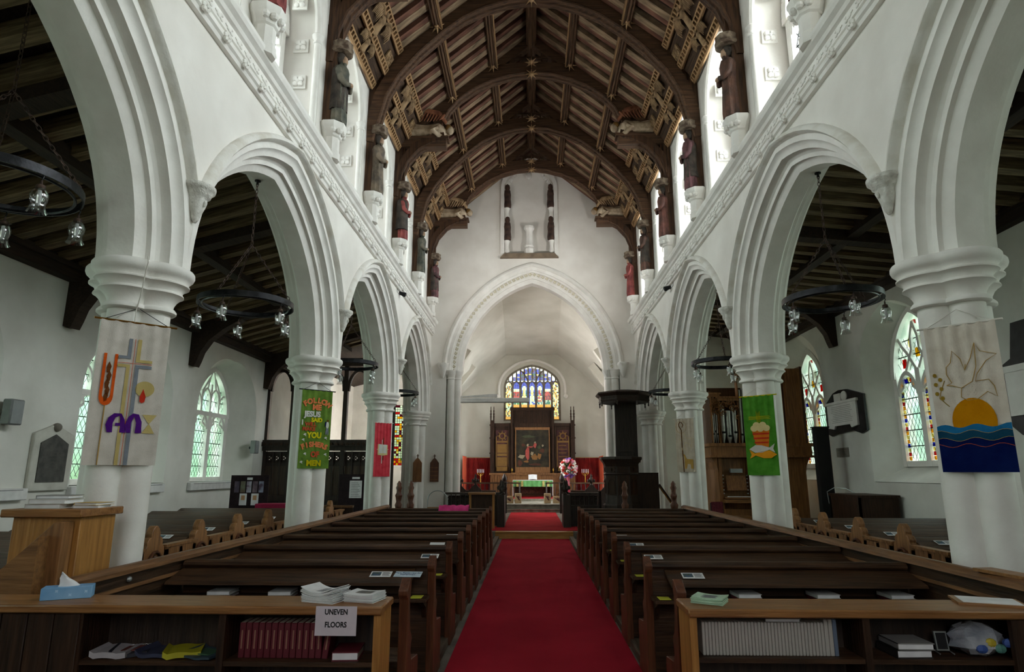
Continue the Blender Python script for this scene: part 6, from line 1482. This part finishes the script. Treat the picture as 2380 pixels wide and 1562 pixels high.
b = MB(); b.box(0, .9, 2.36, OW, 1.7, 3.9); b.box(OW - .06, 0.05, 2.36, OW, 1.7, 4.35); b.box(.0, .05, 2.36, .05, 1.7, 3.7); obj('upper_case', b, wood('organ_back_oak', S(70, 44, 24), S(100, 66, 40), 'z'), og, smooth=0)
tin = plain('pipe_tin', S(176, 174, 168), .35, .75)
comp = [(.04, .20, 3, 3.55, -.12), (.24, .70, 3, 3.45, .22), (.74, 1.34, 6, 4.1, -.12)]
for x0, x1 in ((1.42, 1.90), (1.93, 2.44)): obj('case_panel', MB().box(x0, .06, 2.36, x1, .2, 4.3).box(x0 + .06, .03, 2.46, x0 + .10, .07, 4.2).box(x1 - .10, .03, 2.46, x1 - .06, .07, 4.2), organ_oak, og, smooth=0)
for ci, (x0, x1, n, top, vv) in enumerate(comp):
    for k in range(n):
        x = x0 + (x1 - x0) * (k + .5) / n; d = abs((k + .5) / n - .5) * 2; r_ = (x1 - x0) / n * .46; zt = top - .25 + vv * d
        mouth = 2.5 + .14 * d if vv > 0 else 2.62 - .1 * d
        b = MB().lathe([(r_ * .35, 2.36), (r_, mouth), (r_, zt)], 12, (x, .10, 0)); p = obj('pipe', b, tin, og, smooth=50)
        obj('pipe_mouth', MB().box(x - r_ * .6, .10 - r_ * 1.02, mouth + .02, x + r_ * .6, .10 - r_ * .8, mouth + .07), ink, p, smooth=0)
    b = MB(); b.box(x0 - .03, .0, 2.36, x0, .14, top + .05); b.box(x1, 0, 2.36, x1 + .03, .14, top + .05); b.box(x0 - .05, -.02, top, x1 + .05, .18, top + .07); b.box(x0 - .08, -.05, top + .07, x1 + .08, .2, top + .11); obj('frame', b, organ_oak, og, smooth=0)
    b = MB(); rg = random.Random(ci)
    for k in range(26):
        x = x0 + (x1 - x0) * rg.random(); d = abs((x - x0) / (x1 - x0) - .5) * 2; z = top - rg.random() * (.12 + .38 * (d if vv > 0 else .8))
        b.tube([(x + .05 * math.cos(a * PI / 4), .0, z + .05 * math.sin(a * PI / 4)) for a in range(7)], .013, 5)
    obj('pipe_shade', b, organ_oak, og)
obj('keyboard', MB().box(.20, -.12, .88, .94, .25, .96).box(.26, -.06, .98, .88, .15, 1.02), oak_light_x, og, smooth=0)
obj('keys', MB().box(.30, -.07, 1.02, .84, .06, 1.035), paper, og)
obj('music_desk', MB().box(.32, 0, 0, .82, .02, .38).xf(Matrix.Translation((0, .08, 1.18)) @ Matrix.Rotation(-.25, 4, 'X')), organ_oak, og)
obj('console_back', MB().box(.22, .30, .96, .92, .34, 1.98), oak_mid_z, og); obj('console_lamp', MB().box(.42, .05, 1.62, .72, .15, 1.72), steel, og)
for q, x in ((0, .265), (1, .875)):
    for k in range(6): obj('stop_knob', MB().lathe([(.008, -.06), (.018, -.05), (.018, -.02), (.006, 0), (.006, .1)], 8, (x, .25, 1.1 + k * .09), axis='y'), paper, og)
t = thing('organ_bench', 'light oak organ bench below the organ keyboard', 'bench', (4.80, 15.75, 0)); obj('seat', MB().box(0, 0, .55, .42, .3, .6), oak_light_x, t); obj('side', MB().box(.05, .02, 0, .09, .28, .55), oak_light_z, t); obj('side', MB().box(.33, .02, 0, .37, .28, .55), oak_light_z, t)
t = thing('chair', 'maroon padded chair with dark frame beside the organ', 'chair', (4.62, 16.0, 0), .5); mar = noisy('maroon_fabric', S(96, 34, 44), S(124, 50, 60), 20, rough=.9, bump=.2)
obj('seat', MB().box(-.21, -.21, .42, .21, .21, .48), mar, t, bevel=.02); obj('backrest', MB().box(-.2, .2, .55, .2, .24, .92), mar, t, bevel=.02)
for x, y in ((-.2, -.2), (.2, -.2), (-.2, .22), (.2, .22)): obj('leg', MB().tube([(x, y, 0), (x, y, .42 if y < 0 else .9)], .012, 6), ink, t)
# dark cabinet, shelf and box beside the organ
tag(obj('folded_screen', MB().box(6.9, 15.75, 0, 7.22, 15.95, 2.7).box(6.88, 15.73, 2.7, 7.24, 15.97, 2.73), plain('black_felt_board', S(24, 22, 22), .9), bevel=.004), 'tall black felt display screen standing before the right aisle window', 'screen')
t = thing('low_bookcase', 'low brown bookcase against the right aisle wall by the plaque', 'bookcase', (7.2, 13.6, 0))
obj('carcass', MB().box(-.5, 0, 0, .3, .04, 1.12).box(-.5, 0, 0, -.46, 1.3, 1.12).box(-.5, 1.26, 0, .3, 1.3, 1.12).box(-.53, -.03, 1.12, .33, 1.33, 1.17), oak_z, t, smooth=0); obj('shelf', MB().box(-.48, .04, .75, .3, 1.26, .78), oak_z, t)
for k in range(4): tag(obj('book', MB().box(6.78, 13.8 + k * .06, .78, 6.95, 13.84 + k * .06, .98), [cov_r, cov_g, cov_w, plain('book_navy', S(40, 46, 70))][k], smooth=0), ['maroon', 'grey', 'white', 'navy'][k] + ' book standing in the low brown bookcase', 'book', 'books in the low bookcase')
t = thing('wall_cable', 'pale looped cable beside the low brown bookcase', 'cable', (6.5, 14.3, 1.17)); obj('cable', MB().tube([(-.1, 0, -.2), (-.12, 0, .05), (.05, .0, .14), (.3, .05, .12), (.5, .05, .02)], .008, 5), steel, t)
# ------------------------------------------------------------------ wall monuments
blk = noisy('black_marble', S(24, 25, 26), S(46, 46, 48), 6, rough=.4, bump=0); slate = noisy('dark_slate', S(66, 66, 64), S(92, 90, 86), 9, rough=.7, bump=.1, bscale=60); ltr = plain('cut_letters', S(122, 116, 106), .8)
def inscription(t, x, y0, y1, z0, z1, n, mt, s):
    b = MB(); pr = random.Random(n)
    for k in range(n):
        z = z1 - (z1 - z0) * (k + .5) / n; a = pr.uniform(0, .12) * (y1 - y0); b.box(min(x, x - s * .002), y0 + a, z - .006, max(x, x - s * .002), y1 - a, z + .006)
    return obj('inscription', b, mt, t, smooth=0)
t = thing('wall_monument', 'grey slate tablet in a pale pointed stone frame on the left aisle wall', 'memorial', (-7.6, 9.78, 1.36))
obj('frame', MB().prism([(-.42, 0), (.42, 0), (.42, .86), (0, 1.02), (-.42, .86)], 'x', 0, .06), noisy('tablet_frame_stone', S(186, 184, 174), S(208, 206, 196), 4), t, smooth=0, bevel=.01)
obj('slab', MB().prism([(-.29, .13), (.29, .13), (.29, .72), (0, .86), (-.29, .72)], 'x', .055, .075), slate, t, smooth=0); obj('boss', MB().ball((.06, 0, .97), .07), ltr, t); inscription(t, .077, -.22, .22, .2, .66, 9, plain('worn_letters', S(84, 82, 78), .8), -1)
t = thing('wall_monument', 'white marble tablet on a black shaped backing between the right aisle windows', 'memorial', (7.6, 15.55, 2.55))
obj('backing', MB().prism([(-.95, .02), (-.7, -.04), (-.35, .05), (.5, .0), (.75, -.04), (.95, .03), (.95, .78), (.5, 1.02), (.2, 1.07), (-.2, 1.05), (-.95, .85)], 'x', -.05, 0), blk, t, smooth=0)
obj('slab', MB().prism([(-.66, .16), (-.36, .12), (-.3, .2), (.45, .2), (.5, .12), (.78, .16), (.78, .74), (-.66, .74)], 'x', -.10, -.05), stone_white, t, smooth=0, bevel=.006); obj('moulding', MB().box(-.12, -.72, .72, -.05, .84, .79), stone_white, t, bevel=.01)
obj('carved_urn', MB().ball((-.07, -.1, .90), (.04, .15, .12)).box(-.09, .05, .79, -.05, .38, .98), stone_weather, t); inscription(t, -.102, -.5, .6, .26, .68, 10, plain('tablet_letters', S(184, 182, 176), .8), 1)
t = thing('wall_monument', 'tall black pointed monument behind the first right pier', 'memorial', (7.6, 9.75, 2.2))
obj('backing', MB().prism([(-.55, .2), (-.3, 0), (.3, 0), (.55, .2), (.55, 1.1), (.3, 1.2), (.18, 1.75), (-.18, 1.75), (-.3, 1.2), (-.55, 1.1)], 'x', -.06, 0), blk, t, smooth=0); obj('slab', MB().box(-.10, -.32, .3, -.05, .42, 1.0), stone_white, t); obj('moulding', MB().box(-.12, -.36, .98, -.05, .46, 1.08), stone_white, t)
t = thing('wall_plaque', 'small grey plaque below the white marble tablet', 'plaque', (7.6, 15.95, 2.0)); obj('plate', MB().box(-.02, -.32, 0, 0, .28, .22), noisy('plaque_grey', S(130, 124, 114), S(150, 144, 132), 6), t); inscription(t, -.022, -.25, .2, .03, .19, 4, ltr, 1)
for y, z, nm, h in ((8.78, 2.3, 'large grey loudspeaker at the far left of the aisle wall', .36), (16.85, 2.12, 'small grey loudspeaker beyond the green glass window', .34)):
    t = thing('wall_speaker', nm, 'speaker', (-7.45, y, z)); obj('cabinet', MB().box(-.08, -.12, 0, .06, .12, h), grey_pl, t, bevel=.015); obj('bracket', MB().box(-.15, -.03, .12, -.08, .03, .18), iron, t); obj('grille', MB().box(.06, -.1, .02, .065, .1, h - .02), plain('speaker_grille_%d' % int(y), S(142, 146, 146), .8), t)
for k, (y0, y1) in enumerate(((7.6, 9.35), (10.25, 12.9), (13.9, 16.4))):
    t = thing('heater', 'long white wall heater under the %s left aisle window' % ['nearest', 'middle', 'farthest'][k], 'heater', (-7.6, 0, 1.24), 0, 'wall heaters'); obj('casing', MB().box(0, y0, 0, .10, y1, .17), white_pl, t, bevel=.012); obj('grille_slot', MB().box(.1, y0 + .1, .14, .102, y1 - .1, .15), grey_pl, t)
# ------------------------------------------------------------------ left aisle east screen and display boards
scn = thing('chapel_screen', 'tall dark carved oak screen across the left aisle', 'screen', (0, 17.8, 0))
xs = [-7.58, -6.85, -6.1, -5.35, -4.6, -3.98]
for x in xs: obj('post', MB().box(x - .06, -.07, 0, x + .06, .07, 4.7), oak_black, scn)
obj('cornice_beam', MB().box(-7.6, -.14, 2.22, -3.95, .1, 2.34).box(-7.6, -.2, 2.34, -3.95, .1, 2.46).box(-7.6, -.16, 2.46, -3.95, .1, 2.52), oak_black, scn, smooth=0)
obj('top_beam', MB().box(-7.6, -.1, 4.62, -3.95, .1, 4.85), oak_black, scn); obj('middle_rail', MB().box(-7.6, -.08, .85, -3.95, .08, 1.0), oak_black, scn)
b = MB()
for k in range(24): b.lathe([(.045, -.03), (.045, .03)], 6, (-7.5 + k * .155, -.2, 2.40), axis='y')
obj('beam_carving', b, oak_z, scn)
for i in range(5):
    x0, x1 = xs[i] + .06, xs[i + 1] - .06; n = 3; wv = (x1 - x0) / n
    obj('solid_panel', MB().box(x0, -.02, 0, x1, .02, .86), oak_black, scn)
    for k in range(n):
        a = x0 + k * wv; obj('brown_panel', MB().box(a + .02, -.01, 1.0, a + wv - .02, .01, 1.82), oak_mid_z if False else wood('screen_panel_%d_%d' % (i, k), S(52, 40, 30), S(78, 60, 46), 'z') if (i == 0 and k == 0) else bpy.data.materials['screen_panel_0_0'], scn)
        b = MB(); c = a + wv / 2; zt = 2.02
        for m_ in range(4): b.tube([(c + .045 * math.cos(m_ * PI / 2) + .04 * math.cos(j * PI / 3), -.02, zt + .045 * math.sin(m_ * PI / 2) + .04 * math.sin(j * PI / 3)) for j in range(6)], .014, 4, loop=True)
        b.box(a - .015, -.04, 1.0, a + .015, .04, 2.2)
        for q0, q1, q2, q3 in ((a + .015, 1.84, a + wv - .015, 1.97), (a + .015, 2.07, a + wv - .015, 2.2), (a + .015, 1.97, c - .045, 2.07), (c + .045, 1.97, a + wv - .015, 2.07)): b.box(q0, .0, q1, q2, .02, q3)
        b.box(a, -.02, 1.80, a + wv, .02, 1.84); obj('panel_tracery', b, oak_black, scn, smooth=30)
    for s_ in (-1, 1):
        c = (x0 + x1) / 2; P = [(c + s_ * (x1 - x0) / 2 * math.cos(k * PI / 16), 3.9 + .6 * math.sin(k * PI / 16)) for k in range(9)]
        b = MB()
        for p, q in zip(P, P[1:]): b.beam((p[0], 0, p[1]), (q[0], 0, q[1]), .08, .1, up=(0, 1, 0))
        obj('arch_head', b, oak_black, scn, smooth=0)
# open fence and gate post left of second pier
t = thing('low_partition', 'dark panelled pew front with knob post before the chapel screen', 'partition', (-5.0, 14.6, 0)); obj('panel', MB().box(-.1, 0, 0, .9, .05, .85), oak_z, t); obj('rail', MB().box(-.1, -.03, .85, .9, .08, .9), oak_mid_y, t); b = MB().box(-.2, -.05, 0, -.08, .1, .98); b.lathe([(.06, .98), (.075, 1.03), (.04, 1.06), (.06, 1.1), (.01, 1.14)], 8, (-.14, .025, 0)); obj('knob_post', b, oak_z, t)
brd = noisy('maroon_black_felt', S(30, 18, 22), S(42, 28, 32), 14, rough=.95, bump=.1)
t = thing('display_board', 'dark display board with a row of photographs in the left aisle', 'display board', (-6.25, 14.0, 0)); obj('panel', MB().box(-.42, 0, .35, .42, .03, 1.57), brd, t); obj('foot', MB().box(-.42, -.2, 0, -.38, .2, .04).box(-.41, 0, 0, -.39, .03, .4), ink, t); obj('foot', MB().box(.38, -.2, 0, .42, .2, .04).box(.39, 0, 0, .41, .03, .4), ink, t)
phm = [noisy('photo_%d' % k, S(*a), S(*c), 7, rough=.35, bump=0) for k, (a, c) in enumerate((((50, 44, 70), (96, 80, 96)), ((96, 78, 60), (110, 120, 100)), ((90, 60, 80), (190, 190, 206)), ((60, 44, 60), (130, 110, 120)), ((80, 60, 80), (160, 170, 196))))]
for k in range(5): obj('photograph', MB().box(-.33 + k * .135, -.006, 1.20, -.225 + k * .135, 0, 1.44), phm[k], t, smooth=0)
obj('heading_card', MB().box(-.06, -.006, 1.47, .06, 0, 1.52), paper, t, smooth=0)
for x in (-.2, .06):
    c = obj('mounted_card', MB().box(x, -.006, .93, x + .16, 0, 1.18), paper, t, smooth=0); obj('card_picture', MB().box(x + .04, -.01, 1.04, x + .12, -.006, 1.14), plain('sepia_%d' % int(x * 100), S(196, 150, 110), .7), c, smooth=0)
t = thing('covered_table', 'low table under a crimson cloth beside the photograph display board', 'table', (-5.5, 13.85, 0)); obj('cloth', MB().box(-.45, -.2, .3, .55, .2, .98), noisy('crimson_cloth', S(124, 14, 50), S(150, 26, 66), 4, rough=.95, bump=.2), t, bevel=.015); obj('leg', MB().box(-.4, -.15, 0, -.36, -.11, .3), ink, t); obj('leg', MB().box(.46, -.15, 0, .5, -.11, .3), ink, t)
t = thing('notice_board', 'black felt notice board with white sheets beside the third left pier', 'notice board', (-4.75, 16.6, 0)); obj('panel', MB().box(-.3, 0, .25, .5, .03, 1.58), brd, t); obj('foot', MB().box(-.3, -.2, 0, -.26, .2, .04).box(-.29, 0, 0, -.27, .03, .3), ink, t); obj('foot', MB().box(.46, -.2, 0, .5, .2, .04).box(.47, 0, 0, .49, .03, .3), ink, t)
s_ = obj('notice_sheet', MB().box(-.02, -.006, .98, .30, 0, 1.42), paper, t, smooth=0); b = MB()
for k in range(9): b.box(.02, -.008, 1.02 + k * .042, .26 - .03 * (k % 3), -.006, 1.03 + k * .042)
obj('print', b, txt_m, s_, smooth=0); obj('heading_card', MB().box(.04, -.006, 1.46, .24, 0, 1.51), paper, t, smooth=0)
